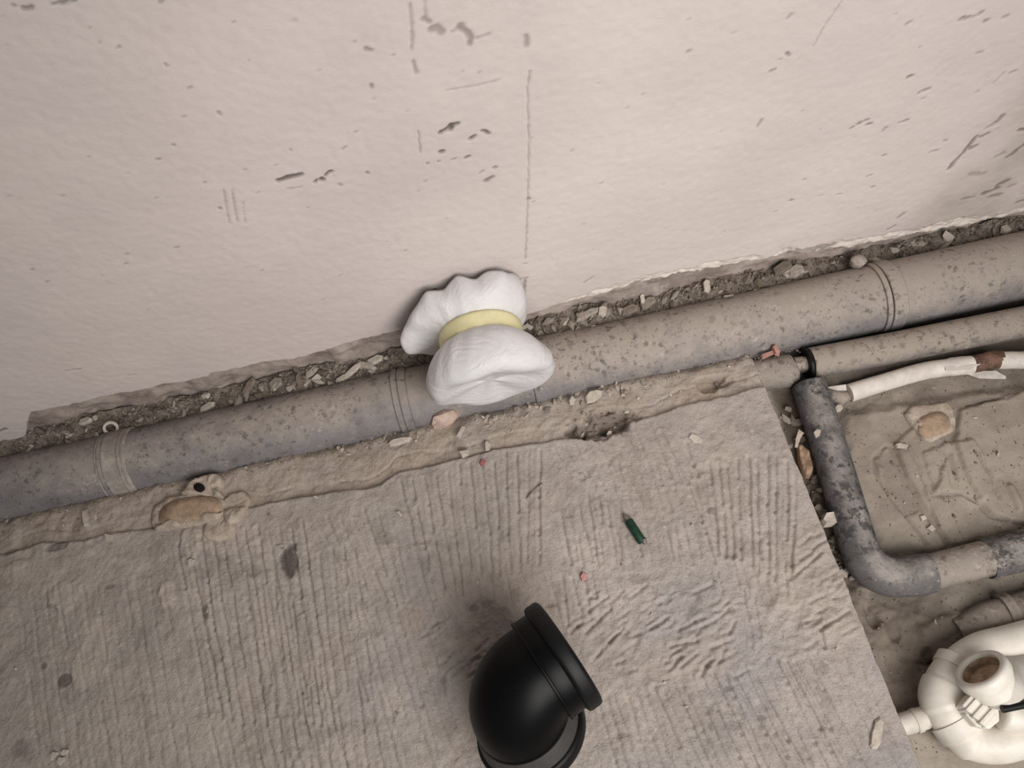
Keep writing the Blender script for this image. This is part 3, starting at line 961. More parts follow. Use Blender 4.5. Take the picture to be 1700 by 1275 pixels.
# ================================================================== PLASTIC BAG over the branch
bagt = thing('plastic_bag', (BX_, PY, .036), 'crumpled white plastic bag taped over the pipe branch', 'bag')
NA = 160
nsec = [  # y, base radius, wrinkle, centre dz
    (-.016, .084, .5, .000), (-.024, .086, .55, .0), (-.034, .085, .6, .0), (-.044, .080, .7, .0), (-.052, .072, .8, .0), (-.058, .064, .9, .0), (-.062, .0595, .5, .0),
    (-.067, .058, .2, .0), (-.084, .058, .2, .0), (-.088, .060, .5, .0), (-.093, .068, .8, -.000), (-.100, .077, .8, -.001), (-.110, .0840, .7, -.003), (-.121, .0870, .6, -.005),
    (-.132, .0865, .5, -.007), (-.141, .0825, .4, -.009), (-.1465, .0765, .3, -.011), (-.1490, .066, .2, -.012), (-.1500, .050, .15, -.013), (-.1500, .03, .1, -.013), (-.1500, .012, 0, -.013)]
skx = [0, 30, 55, 80, 100, 118, 132, 150, 166, 176, 186, 200, 225, 250, 280, 320, 360]
skr = [.86, .98, 1.02, .84, .92, .90, 1.06, 1.12, 1.22, 1.36, 1.30, 1.16, .92, .84, .80, .80, .86]
sky = [.0, .004, .004, .0, .004, -.002, -.004, -.008, -.020, -.030, -.036, -.030, -.018, -.010, 0, 0, 0]
brs = np.random.RandomState(5)
PB = np.zeros((len(nsec), NA + 1, 3))
AA = np.arange(NA + 1) % NA * 2 * math.pi / NA
cx_, sx_ = np.cos(AA), np.sin(AA)


def crease(freq, seed, yv):
    """creases that run from the neck outwards, sharp-edged, irregularly spaced"""
    w_ = AA + .35 * np.sin(2 * AA + seed) + .25 * np.sin(3 * AA + seed * 2.1) + yv * 6
    q_ = np.abs(np.mod(w_ * freq / (2 * math.pi) + .15 * np.sin(5 * AA + seed), 1.0) - .5) * 2
    return (q_ ** 1.4 - .45) * (.5 + .5 * np.sin(3 * AA + seed * 1.7))


for i, (y, r, w, dzc) in enumerate(nsec):
    near = max(0, 1 - abs(y + .075) / .035)               # strong gathers by the tape, slack away from it
    wr = (near * (.05 * crease(19, 1.3, y) + .03 * crease(31, 4.1, y))
          + (1 - near) * (.075 * crease(7, 2.2 + (3 if y < -.07 else 0), y) + .035 * crease(15, .7, y) + .035 * vn(cx_ * .06, sx_ * .06 + y, .03, 3) + .02 * vn(cx_ * .06 + y, sx_ * .06, .012, 9)))
    s_ = max(0, min(1, (y + .060) / .030)) if y > -.06 else 0
    deg = np.degrees(AA)
    rr_ = r * (1 + w * wr) * (1 + (np.interp(deg, skx, skr) - 1) * s_)
    yy = y + np.interp(deg, skx, sky) * s_ + s_ * .003 * np.sin(11 * AA + 1)
    if y < -.09:
        qf = min(1, (-.09 - y) / .035)
        rr_ = rr_ * (1 + qf * (.12 * np.maximum(0, np.cos(AA - .05)) ** 2 + .05 * np.maximum(0, -np.cos(AA)) ** 2 - .07 * np.maximum(0, sx_) + .10 * np.exp(-((deg - 205) / 12) ** 2)))
        # front leans: the lower rim stands farther out than the upper one, the face hangs slightly hollow
        yy = yy - qf * .017 * sx_ * min(1, r / .078) + (0 if r >= .070 else .016 * (1 - (r / .070) ** 2)) + .002 * qf * np.sin(5 * AA + 1) * (r < .08)
    PB[i, :, 0] = BX_ + rr_ * cx_
    PB[i, :, 1] = np.minimum(yy, -.006)
    rr_ = rr_ * (1 + (.13 * np.maximum(0, -sx_) ** 1.5 if y < -.09 else 0))
    clear = PZ + np.sqrt(np.maximum(0, .0585 ** 2 - (PB[i, :, 1] - PY) ** 2)) + .0015
    PB[i, :, 2] = np.maximum(BZ_ + dzc + rr_ * sx_, np.maximum(clear, .012))
me_o = grid('bag_film', PB, M['film'], parent=bagt)
me = me_o.data
bmb = bmesh.new()
bmb.from_mesh(me)
bmesh.ops.remove_doubles(bmb, verts=bmb.verts, dist=1e-5)
bnd = [e for e in bmb.edges if e.is_boundary]
front = [e for e in bnd if all((v_.co.y + PY) < -.1 for v_ in e.verts)]
bmesh.ops.contextual_create(bmb, geom=front)
bmb.to_mesh(me)
bmb.free()
md = me_o.modifiers.new('sub', 'SUBSURF')
md.levels = md.render_levels = 1
md = me_o.modifiers.new('film', 'SOLIDIFY')
md.thickness = .0008
me.polygons.foreach_set('use_smooth', [True] * len(me.polygons))
v, f = lathe((BX_, 0, BZ_), (0, -1, 0), [(.0595, .0625), (.0612, .063), (.0615, .068), (.0617, .075), (.0614, .084), (.0612, .0885), (.0595, .089)], 72)
o = mk('tape', v, f, M['tape'], bagt)
o['label'] = 'pale yellow tape wrapped around the bag neck'

# ================================================================== BLACK ELBOW
oa, ob = at(868, 1140, .1), at(944, 1085, .1)
od = (ob - oa).normalized()
perp = Vector((od.y, -od.x, 0)).normalized()          # towards the camera's lower right
TL = math.radians(30)
idr = (Vector((0, 0, -1)) * math.cos(TL) + perp * math.sin(TL)).normalized()
LE, RB, rbdy, rring = .090, .048, .0585, .070
Kz = LE * math.cos(TL) + rring * math.sin(TL) + .0015
rc = at(886, 1217, Kz - LE * math.cos(TL))
K = rc - idr * LE
el = thing('pipe_elbow', (rc.x, rc.y, .0), 'glossy black plastic pipe elbow standing on the slab', 'pipe elbow')
path = [K + idr * (LE - .004), K + idr * (.072), K + idr * (.060), K + idr * RB]
cc = K + idr * RB + od * RB
for k in range(1, 16):
    a = k / 16 * math.pi / 2
    path.append(cc - od * RB * math.cos(a) - idr * RB * math.sin(a))
path += [K + od * RB, K + od * .060, K + od * .072, K + od * (LE - .004)]
rad = [.0625, .0625, .0615, rbdy] + [rbdy + .0025 * math.sin(k / 16 * math.pi) for k in range(1, 16)] + [rbdy, .0615, .0625, .0625]
v, f = tube(path, rad, 64, False)
o = mk('elbow_body', v, f, M['black'], el)
md = o.modifiers.new('wall', 'SOLIDIFY')
md.thickness = .004
md.offset = -1
for nm, d in (('inlet', idr), ('outlet', od)):
    if nm == 'outlet':
        v, f = lathe(K, d, ringprof(.055, .0645, .0475, .0515, .001), 72, True)
        mk('rib', v, f, M['black'], el, True, 50)
    v, f = lathe(K, d, ringprof(.055, rring, LE - .021, LE, .005), 72, True)
    mk('rubber_ring', v, f, M['rubber'], el, True, 60)
    if nm == 'outlet':
        v, f = lathe(K, d, ringprof(.056, .0635, .050, LE - .015, .001), 72, True)
        mk('socket', v, f, M['black'], el, True, 50)
    else:
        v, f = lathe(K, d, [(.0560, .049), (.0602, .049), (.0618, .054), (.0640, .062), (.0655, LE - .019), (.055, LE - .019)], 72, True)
        mk('socket', v, f, M['blacksheen'], el, True, 50)['label'] = 'black lower socket with its sheen put into a greyer colour'

# ================================================================== BENT DARK PIPE
zc = -.030
bp = thing('bent_pipe', at(1400, 820, GZ), 'mottled dark grey pipe bending beside the slab edge', 'pipe')
p0, p1, p2, p3, p4 = at(1343, 640, zc), at(1372, 730, zc), at(1436, 925, zc), at(1530, 955, zc), at(1760, 905, zc)
v, f = tube(bez([p0, p1, at(1400, 822, zc), at(1424, 905, zc)], 8), .0262, 40)
mk('pipe_section', v, f, M['dark'], bp, True, 50)
v, f = tube(bez([at(1421, 896, zc), at(1433, 926, zc), at(1450, 945, zc), at(1478, 957, zc), at(1512, 956, zc), at(1545, 951, zc)], 8), [.0262] * 8 + [.0275] * 30 + [.0270] * 3, 40)
mk('bend', v, f, M['dark'], bp, True, 50)
v, f = tube([at(1535, 953, zc), at(1645, 925, zc)], .0245, 40)
mk('pipe_section', v, f, M['mortarpipe'], bp, True, 50)['label'] = 'mortar-smeared lower run of the pipe'
v, f = tube([at(1635, 928, zc - .003), at(1790, 893, zc - .003)], .0275, 40)
mk('pipe_section', v, f, M['dark'], bp, True, 50)
v, f = tube([at(1335, 617, zc), at(1346, 650, zc)], [.0285, .0280], 40)
v2, f2 = v, f

# small dusty drain pipe, shadow of its open end painted as a black ring
sz = -.024
sp_ = thing('small_drain_pipe', at(1520, 570, GZ), 'slim dusty grey pipe running between the thick pipe and the white pipe', 'pipe')
v, f = tube(bez([at(1345, 603, sz), at(1500, 574, sz), at(1620, 550, sz), at(1840, 507, sz)], 10), .0245, 40)
mk('pipe_section', v, f, M['pvc2'], sp_, True, 50)
dse = (at(1500, 574, sz) - at(1345, 603, sz)).normalized()
v, f = lathe(at(1340, 604, sz), dse, ringprof(.012, .0252, -.0025, .0035, .001), 48, True)
mk('shadow_ring', v, f, M['rubber'], sp_, True, 50)['label'] = 'black ring painting the shadow in the open end'
v, f = tube([at(1318, 606, sz), at(1345, 603, sz)], [.0125, .0115], 24)
mk('spigot', v, f, M['pvc2'], sp_, True, 50)

# capped stub half buried next to the slab corner
st = thing('pipe_stub', at(1270, 620, -.05), 'short mortar-caked pipe stub at the corner of the slab', 'pipe')
szz = -.030
v, f = tube([at(1175, 640, szz - .014), at(1240, 627, szz - .006), at(1300, 617, szz), at(1314, 615, szz), at(1317, 614, szz)], [.024, .026, .0265, .0255, .022], 36)
mk('stub_body', v, f, M['mortarpipe'], st, True, 50)
v, f = tube([at(1312, 612, szz), at(1336, 606, szz)], [.0115, .0115], 24)
mk('neck', v, f, M['mortarpipe'], st, True, 50)

# white sheathed pipe, torn open
wz = -.033
wp = thing('white_pipe', at(1520, 625, GZ), 'white sheathed pipe torn open over a rusty core', 'pipe')
v, f = tube(bez([at(1409, 653, wz), at(1470, 634, wz), at(1530, 617, wz + .002), at(1580, 609, wz + .002), at(1612, 606, wz)], 8), [.0140] * 6 + [.0135] * 18 + [.0145] * 9, 28, True, .015, 3)
mk('sheath', v, f, M['sheath'], wp, True, 50)
v, f = tube(bez([at(1598, 607, wz), at(1620, 604, wz), at(1645, 598, wz), at(1662, 596, wz)], 6), [.012] * 4 + [.0135] * 7 + [.0142] * 8, 24, True, .05, 9)
mk('core', v, f, M['rust'], wp)['label'] = 'rusty brown core showing in the tear'
v, f = tube(bez([at(1657, 598, wz), at(1680, 598, wz), at(1720, 597, wz), at(1840, 592, wz)], 6), [.0135] * 19, 28, True, .012, 4)
mk('sheath', v, f, M['sheath'], wp, True, 50)


def shard_strip(pts, w, z, th=.0012):
    P_ = [at(px, py, zz) for (px, py), zz in zip(pts, z)]
    V, Fc = [], []
    for i, p in enumerate(P_):
        t = (P_[min(i + 1, len(P_) - 1)] - P_[max(i - 1, 0)]).normalized()
        n = Vector((-t.y, t.x, 0)).normalized() * (w[i] / 2)
        for s in (1, -1):
            V.append(p + n * s)
        for s in (-1, 1):
            V.append(p + n * s - Vector((0, 0, th)))
    for i in range(len(P_) - 1):
        a = i * 4
        for k in range(4):
            Fc.append((a + k, a + (k + 1) % 4, a + 4 + (k + 1) % 4, a + 4 + k))
    Fc += [(3, 2, 1, 0), tuple(len(V) - 4 + k for k in range(4))]
    return V, Fc


for pts, w, z in (([(1570, 612), (1590, 611), (1612, 609), (1628, 604)], [.006, .007, .006, .001], [-.017, -.018, -.018, -.020]),
                  ([(1570, 605), (1595, 602), (1618, 597)], [.005, .006, .001], [-.020, -.018, -.019]),
                  ([(1600, 616), (1625, 622), (1655, 622), (1670, 627)], [.006, .012, .014, .004], [-.030, -.038, -.044, -.046]),
                  ([(1405, 643), (1390, 644), (1375, 643)], [.010, .008, .002], [-.020, -.022, -.026])):
    v, f = shard_strip(pts, w, z)
    mk('torn_strip', v, f, M['sheath'], wp, False)
# little capped stub between bent pipe and white pipe
v, f = tube([at(1372, 655, -.040), at(1402, 664, -.040), at(1405, 668, -.041)], [.0135, .0135, .010], 24)
o = mk('stub_pipe', v, f, M['pvc2'])
tag(o, 'small grey pipe nub between the bent pipe and the white pipe end', 'pipe')

# mortar covered pipe lower right
mp = thing('buried_pipe', at(1650, 1020, GZ), 'mortar-covered grey pipe emerging behind the white fitting', 'pipe')
v, f = tube([at(1590, 1050, -.050), at(1640, 1032, -.044), at(1790, 990, -.040)], [.018, .025, .026], 32, True, .03, 2)
mk('pipe_section', v, f, M['mortarpipe'], mp, True, 60)
v, f = tube([at(1664, 1022, -.043), at(1680, 1018, -.042)], [.0285, .0285], 32)
mk('collar', v, f, M['mortarpipe'], mp, True, 60)

# ================================================================== WHITE VALVE FITTING
wf = thing('pipe_fitting', at(1610, 1190, GZ), 'cluster of white plastic pipe bends and a tee at the lower right', 'pipe fitting')
q = lambda x, y: (1400 + x / 3.4, 900 + y / 3.4)       # measured on an enlarged crop


def A(x, y, z):
    return at(*q(x, y), z)


v, f = tube(bez([A(1500, 425, -.012), A(1180, 510, -.012), A(960, 570, -.012), A(800, 610, -.013), A(700, 665, -.016), A(640, 720, -.018)], 8), .0235, 40)
mk('upper_bend', v, f, M['white'], wf, True, 50)
dcol = (A(575, 800, -.02) - A(640, 695, -.018)).normalized()
v, f = tube(bez([A(655, 680, -.018), A(625, 730, -.018)], 6), [.0275] * 7, 40)
mk('collar', v, f, M['white'], wf, True, 50)
v, f = tube(bez([A(630, 730, -.018), A(585, 800, -.018), A(560, 880, -.018), A(590, 960, -.018), A(640, 1030, -.02)], 8), [.0262] * 10 + [.0285] * 12 + [.027] * 11, 40)
mk('elbow_body', v, f, M['white'], wf, True, 50)
v, f = tube(bez([A(615, 1000, -.02), A(680, 1090, -.021)], 5), [.0295] * 6, 40)
mk('collar', v, f, M['white'], wf, True, 50)
v, f = tube(bez([A(660, 1060, -.021), A(730, 1120, -.022), A(860, 1135, -.024), A(1020, 1100, -.024), A(1500, 990, -.024)], 8), [.0265] * 8 + [.0240] * 25, 40)
mk('lower_bend', v, f, M['white'], wf, True, 50)
v, f = tube([A(290, 1040, -.030), A(400, 1010, -.030), A(540, 965, -.026)], [.0135, .0138, .014], 28)
mk('inlet_stub', v, f, M['whitedust'], wf, True, 50)
v, f = tube([A(395, 1012, -.030), A(425, 1003, -.030)], [.0150, .0150], 28)
mk('stub_ring', v, f, M['whitedust'], wf, True, 50)
# open tee branch
mc = A(768, 712, .047)
axd = (A(705, 655, .055) - A(850, 800, -.02)).normalized()
axd = Vector((-.494 * .90, .867 * .90, .44)).normalized()
prof = [(.0235, -.030), (.0235, -.004), (.0245, .0), (.0280, .001), (.0315, -.001), (.0325, -.004), (.0325, -.013), (.0305, -.017), (.0275, -.024), (.0265, -.034)]
v, f = lathe(mc, axd, prof, 48)
mk('branch_socket', v, f, M['white'], wf, True, 50)
v, f = lathe(mc, axd, [(.0233, -.004), (.0220, -.015), (.0001, -.016)], 40)
mk('branch_inside', v, f, M['brownin'], wf, True, 50)['label'] = 'dusty brown inside of the open mouth'
v, f = lathe(mc, axd, [(.0188, -.010), (.0001, -.0115)], 40)
v, f = tube(bez([mc - axd * .026, mc - axd * .036 + Vector((.006, .002, 0)), A(915, 775, .006), A(1020, 755, -.004), A(1300, 690, -.008)], 6), [.0255] * 25, 40)
mk('branch_pipe', v, f, M['whitedust'], wf, True, 50)
# ribbed square plug
pc_, pu, pv_ = A(765, 950, .028), (A(850, 1030, .02) - A(700, 890, .02)).normalized(), None
pv_ = (A(840, 890, .02) - A(690, 1000, .02))
pv_ = (pv_ - pu * pv_.dot(pu)).normalized()
up = Vector((0, 0, 1))


def obox(c, a, b, la, lb, z0_, z1_, bev=.0):
    V = []
    for zz in (z0_, z1_):
        for sa, sb in ((-1, -1), (1, -1), (1, 1), (-1, 1)):
            p = c + a * (sa * la / 2) + b * (sb * lb / 2)
            V.append(Vector((p.x, p.y, zz)))
    return V, [(3, 2, 1, 0), (4, 5, 6, 7), (0, 1, 5, 4), (1, 2, 6, 5), (2, 3, 7, 6), (3, 0, 4, 7)]


def bevel(o, w, n=2):
    md = o.modifiers.new('bevel', 'BEVEL')
    md.width, md.segments, md.limit_method = w, n, 'ANGLE'


v, f = lathe(A(740, 960, 0), (0, 0, 1), [(.001, .024), (.019, .024), (.021, .022), (.021, -.03)], 8)
o = mk('plug_base', v, f, M['white'], wf, False)
bevel(o, .0015)
v, f = obox(pc_, pu, pv_, .034, .022, .0, .031)
o = mk('plug', v, f, M['white'], wf, False)
bevel(o, .002)
for k in (-1, 0, 1):
    v, f = obox(pc_ + pu * (.0095 * k), pu, pv_, .0045, .0245, .002, .0335)
    o = mk('plug_rib', v, f, M['white'], wf, False)
    bevel(o, .001)
v, f = tube([A(895, 943, .046), A(1020, 917, .046), A(1300, 858, .046)], [.0045, .0045, .0045], 20)
mk('handle_rod', v, f, M['rubber'], wf, True, 50)['label'] = 'black rod'
v, f = tube(bez([A(880, 965, .004), A(960, 985, .002), A(1080, 975, 0), A(1400, 900, 0)], 6), [.014, .018] + [.0195] * 17, 32)
mk('valve_body', v, f, M['white'], wf, True, 50)


# ================================================================== DRIED FOAM BLOBS
def blob_mesh(name, outline, zf, thick, mats, parent=None, cut=None, seed=0, lab=None, cat=None, zplane=0.0, inset=.35):
    """a low lump with a rounded rim; outline given as photo points on its supporting surface"""
    pts = [at(px, py, zplane) for px, py in outline]
    sm = bez(pts + [pts[0]], 6)[:-1]
    n = len(sm)
    c = sum(sm, Vector()) / n
    rnd = np.random.RandomState(seed)
    V, Fc = [], []
    lv = [(1.0, -.15), (1.02, .25), (.97, .65), (.88, .92), (.75, 1.0), (.6, .98), (.4, .95), (.2, .94)]
    for s, hgt in lv:
        for p in sm:
            w_ = c + (p - c) * s
            zz = zf(w_.x, w_.y)
            V.append(Vector((w_.x, w_.y, zz + thick * (hgt + .22 * float(fbm(np.array([w_.x]), np.array([w_.y]), .009, seed, 3)[0])))))
    for i in range(len(lv) - 1):
        for k in range(n):
            k2 = (k + 1) % n
            Fc.append((i * n + k, i * n + k2, (i + 1) * n + k2, (i + 1) * n + k))
    V.append(Vector((c.x, c.y, zf(c.x, c.y) + thick * .94)))
    for k in range(n):
        Fc.append(((len(lv) - 1) * n + k, (len(lv) - 1) * n + (k + 1) % n, len(V) - 1))
    if parent is None:
        t = thing(name, (c.x, c.y, zf(c.x, c.y)), lab, cat)
    else:
        t = parent
    mk('foam_lump' if mats is M['foam'] else 'lump', V, Fc, mats, t)
    return t, c


flat = lambda x, y: max(slab_z(x, y), -.008)
fb, _ = blob_mesh('foam_blob', [(249, 858), (262, 838), (285, 825), (312, 820), (345, 818), (366, 826), (384, 838), (372, 856), (350, 868), (318, 876), (280, 881), (256, 878)], flat, .011, M['foam'], lab='dried beige foam lump with a flat cut face and painted dark hole beside the pipe', cat='foam', seed=1)
blob_mesh('x', [(300, 822), (318, 802), (345, 790), (362, 787), (371, 797), (368, 815), (372, 828), (350, 828)], flat, .016, M['foam'], fb, seed=2)
blob_mesh('x', [(372, 830), (388, 818), (405, 816), (415, 828), (412, 842), (404, 862), (385, 874), (374, 858)], flat, .010, M['foam'], fb, seed=3)
blob_mesh('x', [(345, 862), (375, 850), (392, 866), (385, 892), (360, 900), (340, 888)], flat, .005, M['foam'], fb, seed=4)


def face_patch(outline, z, mat, name, parent, dome=.0008):
    pts = bez([at(px, py, z) for px, py in outline + [outline[0]]], 5)[:-1]
    c = sum(pts, Vector()) / len(pts)
    n = len(pts)
    V = [p + Vector((0, 0, -.004)) for p in pts] + pts + [c + (p - c) * .5 + Vector((0, 0, dome)) for p in pts] + [c + Vector((0, 0, dome))]
    Fc = []
    for r_ in range(2):
        for k in range(n):
            k2 = (k + 1) % n
            Fc.append((r_ * n + k, r_ * n + k2, r_ * n + n + k2, r_ * n + n + k))
    for k in range(n):
        Fc.append((2 * n + k, 2 * n + (k + 1) % n, 3 * n))
    return mk(name, V, Fc, mat, parent)


zt = flat(at(315, 848).x, at(315, 848).y) + .0176
face_patch([(264, 852), (275, 838), (300, 828), (340, 824), (362, 830), (366, 842), (352, 856), (325, 864), (290, 869), (266, 868)], zt, M['foamcut'], 'cut_face', fb)['label'] = 'flat brown cut face'
face_patch([(321, 806), (328, 802), (336, 804), (338, 811), (331, 816), (323, 813)], flat(at(329, 808).x, at(329, 808).y) + .0195, M['hole'], 'hole', fb)['label'] = 'dark patch painting the shade of a hole'

gz_ = lambda x, y: ground_z(x, y)
f2_, _ = blob_mesh('foam_disc', [(1500, 690), (1515, 676), (1545, 674), (1572, 669), (1580, 690), (1582, 715), (1560, 728), (1540, 735), (1522, 722), (1510, 708)], gz_, .008, M['foam'], lab='flat pale dried foam patch on the mortar bed right of the bent pipe', cat='foam', seed=6, zplane=GZ + .01)
zq = ground_z(at(1550, 700, GZ).x, at(1550, 700, GZ).y) + .0088
face_patch([(1524, 700), (1540, 688), (1562, 684), (1576, 695), (1576, 712), (1558, 722), (1538, 726), (1526, 716)], zq, M['foamcut'], 'cut_face', f2_)['label'] = 'flat brown cut face'
f3_, _ = blob_mesh('foam_wedge', [(1326, 735), (1334, 733), (1343, 742), (1350, 760), (1352, 778), (1346, 787), (1337, 780), (1330, 762)], lambda x, y: ground_z(x, y) + .012, .014, M['foambrown'], lab='brown foam wedge stuck between slab edge and bent pipe', cat='foam', seed=7, zplane=-.03)
v, f = shard_strip([(1322, 742), (1325, 728), (1330, 716), (1334, 720)], [.004, .006, .009, .003], [-.026, -.022, -.018, -.018], .003)
mk('foam_skin', v, f, M['foam'], f3_, False)

# mortar lump on the right coupling, curled shaving on the left one
def lump(name, p, sx, sy, sz_, mat, lab, cat, seed, rot=0, sub=2, rough_=.25):
    bm = bmesh.new()
    bmesh.ops.create_icosphere(bm, subdivisions=sub, radius=1)
    rs = np.random.RandomState(seed)
    o3 = rs.rand(3) * 10
    V = []
    for v_ in bm.verts:
        c = v_.co
        nn = 1 + rough_ * (float(vn(np.array([c.x + o3[0]]), np.array([c.y + c.z * 1.3 + o3[1]]), .8, seed)[0]))
        x, y, z = c.x * sx * nn, c.y * sy * nn, max(c.z, -.55) * sz_ * nn
        V.append(Vector((p.x + x * math.cos(rot) - y * math.sin(rot), p.y + x * math.sin(rot) + y * math.cos(rot), p.z + z + sz_ * .5)))
    Fc = [tuple(q_.index for q_ in f_.verts) for f_ in bm.faces]
    bm.free()
    o = mk(name, V, Fc, mat, None, True, 35)
    return tag(o, lab, cat)


lump('mortar_lump', Vector((pipe_x(1428) + .004, -.022, .012)), .014, .013, .014, M['chipM'], 'pale mortar lump between the wall and the right pipe coupling', 'mortar', 4)
# pale chip stones with their own character
lump('pink_stone', Vector((at(738, 697, -.005).x, at(738, 697, -.005).y, -.020)), .026, .013, .020, M['pinkstone'], 'large pinkish stone leaning on the thick pipe below the bag', 'stone', 8, .25, 2, .4)


def shard(name, outline, z, th, mat, lab, cat, tilt=(0, 0), seed=0):
    """flat broken flake: ragged outline with a chipped top edge"""
    pts = [at(px, py, z) for px, py in outline]
    c = sum(pts, Vector()) / len(pts)
    rs = random.Random(seed)
    V = []
    for s, zz in ((1.0, 0), (.97, th * .55), (.82, th)):
        for p in pts:
            d = p - c
            V.append(Vector((c.x + d.x * s, c.y + d.y * s, z + zz + d.x * tilt[0] + d.y * tilt[1] + rs.uniform(-.1, .1) * th)))
    n = len(pts)
    Fc = [tuple(range(n - 1, -1, -1)), tuple(2 * n + k for k in range(n))]
    for r_ in range(2):
        for k in range(n):
            k2 = (k + 1) % n
            Fc.append((r_ * n + k, r_ * n + k2, r_ * n + n + k2, r_ * n + n + k))
    # orient
    a = sum((pts[k].x * pts[(k + 1) % n].y - pts[(k + 1) % n].x * pts[k].y) for k in range(n))
    if a < 0: Fc = [tuple(reversed(q_)) for q_ in Fc]
    o = mk(name, V, Fc, mat, None, False)
    return tag(o, lab, cat)


def sz_at(px, py):
    return max(slab_z(q_.x, q_.y) for q_ in [at(px + a, py + b) for a in (-6, 0, 6) for b in (-5, 0, 5)]) - .0006


def gz_at(px, py):
    return max(ground_z(q_.x, q_.y) for q_ in [at(px + a, py + b, GZ) for a in (-6, 0, 6) for b in (-5, 0, 5)]) - .0006


shard('plaster_flake', [(1142, 727), (1147, 720), (1158, 724), (1167, 731), (1162, 737), (1150, 735)], sz_at(1155, 728), .004, M['chipL'], 'oval white plaster flake on the slab below the slab corner', 'chip')
shard('plaster_flake', [(971, 660), (978, 651), (992, 648), (1001, 650), (998, 660), (985, 668), (974, 670)], sz_at(985, 660) + .004, .004, M['chipL'], 'broad white flake beside the thick pipe right of the bag', 'chip', (0, .1))
shard('plaster_flake', [(944, 668), (950, 658), (956, 664), (953, 672), (946, 673)], sz_at(948, 668) + .003, .006, M['chipL'], 'small angular white chip left of the broad white flake', 'chip')
shard('plaster_flake', [(644, 738), (650, 732), (668, 728), (684, 727), (680, 734), (662, 740), (648, 742)], sz_at(665, 735) + .006, .006, M['chipL'], 'long flat pale flake lying at the pipe joint left of the pink stone', 'chip')
shard('stone_flake', [(1443, 1238), (1446, 1215), (1452, 1196), (1460, 1190), (1466, 1195), (1465, 1214), (1461, 1236), (1455, 1244), (1446, 1244)], sz_at(1455, 1215), .004, M['chipL'], 'long beige stone flake near the slab edge by the white fitting', 'stone')
shard('plaster_stub', [(139, 848), (146, 846), (149, 860), (150, 873), (143, 876), (140, 862)], sz_at(145, 862) + .001, .006, M['chipL'], 'upright white plaster sliver left of the foam lump', 'chip')
shard('terracotta_chip', [(1262, 592), (1284, 583), (1287, 588), (1265, 597)], -.006, .006, M['terracotta'], 'flat terracotta strip resting against the thick pipe near the pipe stub', 'chip')
shard('terracotta_chip', [(1280, 578), (1287, 575), (1295, 586), (1293, 592), (1286, 590)], -.002, .008, M['terracotta'], 'triangular terracotta piece at the end of the terracotta strip', 'chip')
shard('red_chip', [(797, 771), (801, 763), (807, 766), (804, 772), (799, 774)], sz_at(801, 768), .005, M['red'], 'tiny dull red chip on the slab edge below the bag', 'chip')
shard('pink_chip', [(963, 958), (968, 950), (975, 955), (974, 963), (966, 965)], sz_at(968, 958), .006, M['pink'], 'small pink chip on the slab above the black elbow', 'chip')
shard('stone_slab', [(1360, 868), (1366, 855), (1380, 853), (1391, 866), (1390, 874), (1366, 876)], -.035, .016, M['chipL'], 'pale pebble wedged between slab edge and bent pipe', 'stone')
shard('white_pebble', [(1384, 680), (1388, 674), (1396, 673), (1399, 679), (1395, 684), (1387, 685)], -.030, .005, M['chipL'], 'round white pebble by the small grey pipe nub', 'stone')
shard('plaster_flake', [(1350, 718), (1356, 712), (1363, 714), (1361, 723), (1354, 728)], zc + .026, .002, M['chipL'], 'flat white flake stuck on the bent pipe', 'chip')
shard('plaster_flake', [(1485, 738), (1492, 736), (1508, 740), (1505, 746), (1488, 744)], gz_at(1495, 741), .004, M['chipL'], 'thin white flake below the flat foam patch', 'chip')
shard('plaster_flake', [(1537, 878), (1545, 871), (1552, 880), (1546, 885)], gz_at(1545, 878), .005, M['chipL'], 'white angular chip in the dark groove of the mortar bed', 'chip')
shard('plaster_flake', [(1526, 858), (1534, 856), (1538, 862), (1529, 866)], gz_at(1532, 861), .004, M['chipL'], 'smaller white chip above the angular chip in the groove', 'chip')
for k, (ol, nm) in enumerate((([(86, 1254), (91, 1247), (98, 1249), (94, 1258), (87, 1263)], 'leftmost of the three white chips at the bottom left corner'),
                              ([(103, 1250), (109, 1243), (115, 1245), (113, 1253), (105, 1255)], 'upper right of the three white chips at the bottom left corner'),
                              ([(96, 1266), (100, 1256), (109, 1257), (110, 1263), (101, 1271)], 'lowest of the three white chips at the bottom left corner'))):
    shard('plaster_flake', ol, sz_at(100, 1256), .005, M['chipL'], nm, 'chip', seed=k)
shard('plaster_flake', [(313, 932), (318, 927), (324, 930), (322, 940), (315, 941)], sz_at(318, 935), .005, M['chipL'], 'white angular chip on the slab below the foam lump', 'chip')
shard('plaster_flake', [(175, 886), (190, 889), (188, 900), (178, 900)], sz_at(182, 893), .005, M['chipL'], 'white nugget on the ledge left of the foam lump', 'chip')
shard('plaster_flake', [(658, 851), (664, 849), (669, 855), (665, 859)], sz_at(663, 854), .005, M['chipL'], 'white crumb on the grooves below the pink stone', 'chip')
shard('plaster_flake', [(805, 737), (808, 732), (816, 738), (813, 748), (806, 749)], sz_at(810, 740) + .003, .005, M['chipL'], 'pale flake on the ledge right of the red chip', 'chip')
shard('plaster_flake', [(762, 752), (770, 750), (779, 749), (778, 757), (768, 761)], sz_at(770, 755) + .003, .007, M['chipL'], 'pale lump on the ledge left of the red chip', 'chip')
shard('plaster_sliver', [(758, 726), (768, 708), (773, 709), (764, 728)], sz_at(766, 718) + .008, .005, M['chipL'], 'leaning pale sliver right of the pink stone', 'chip')
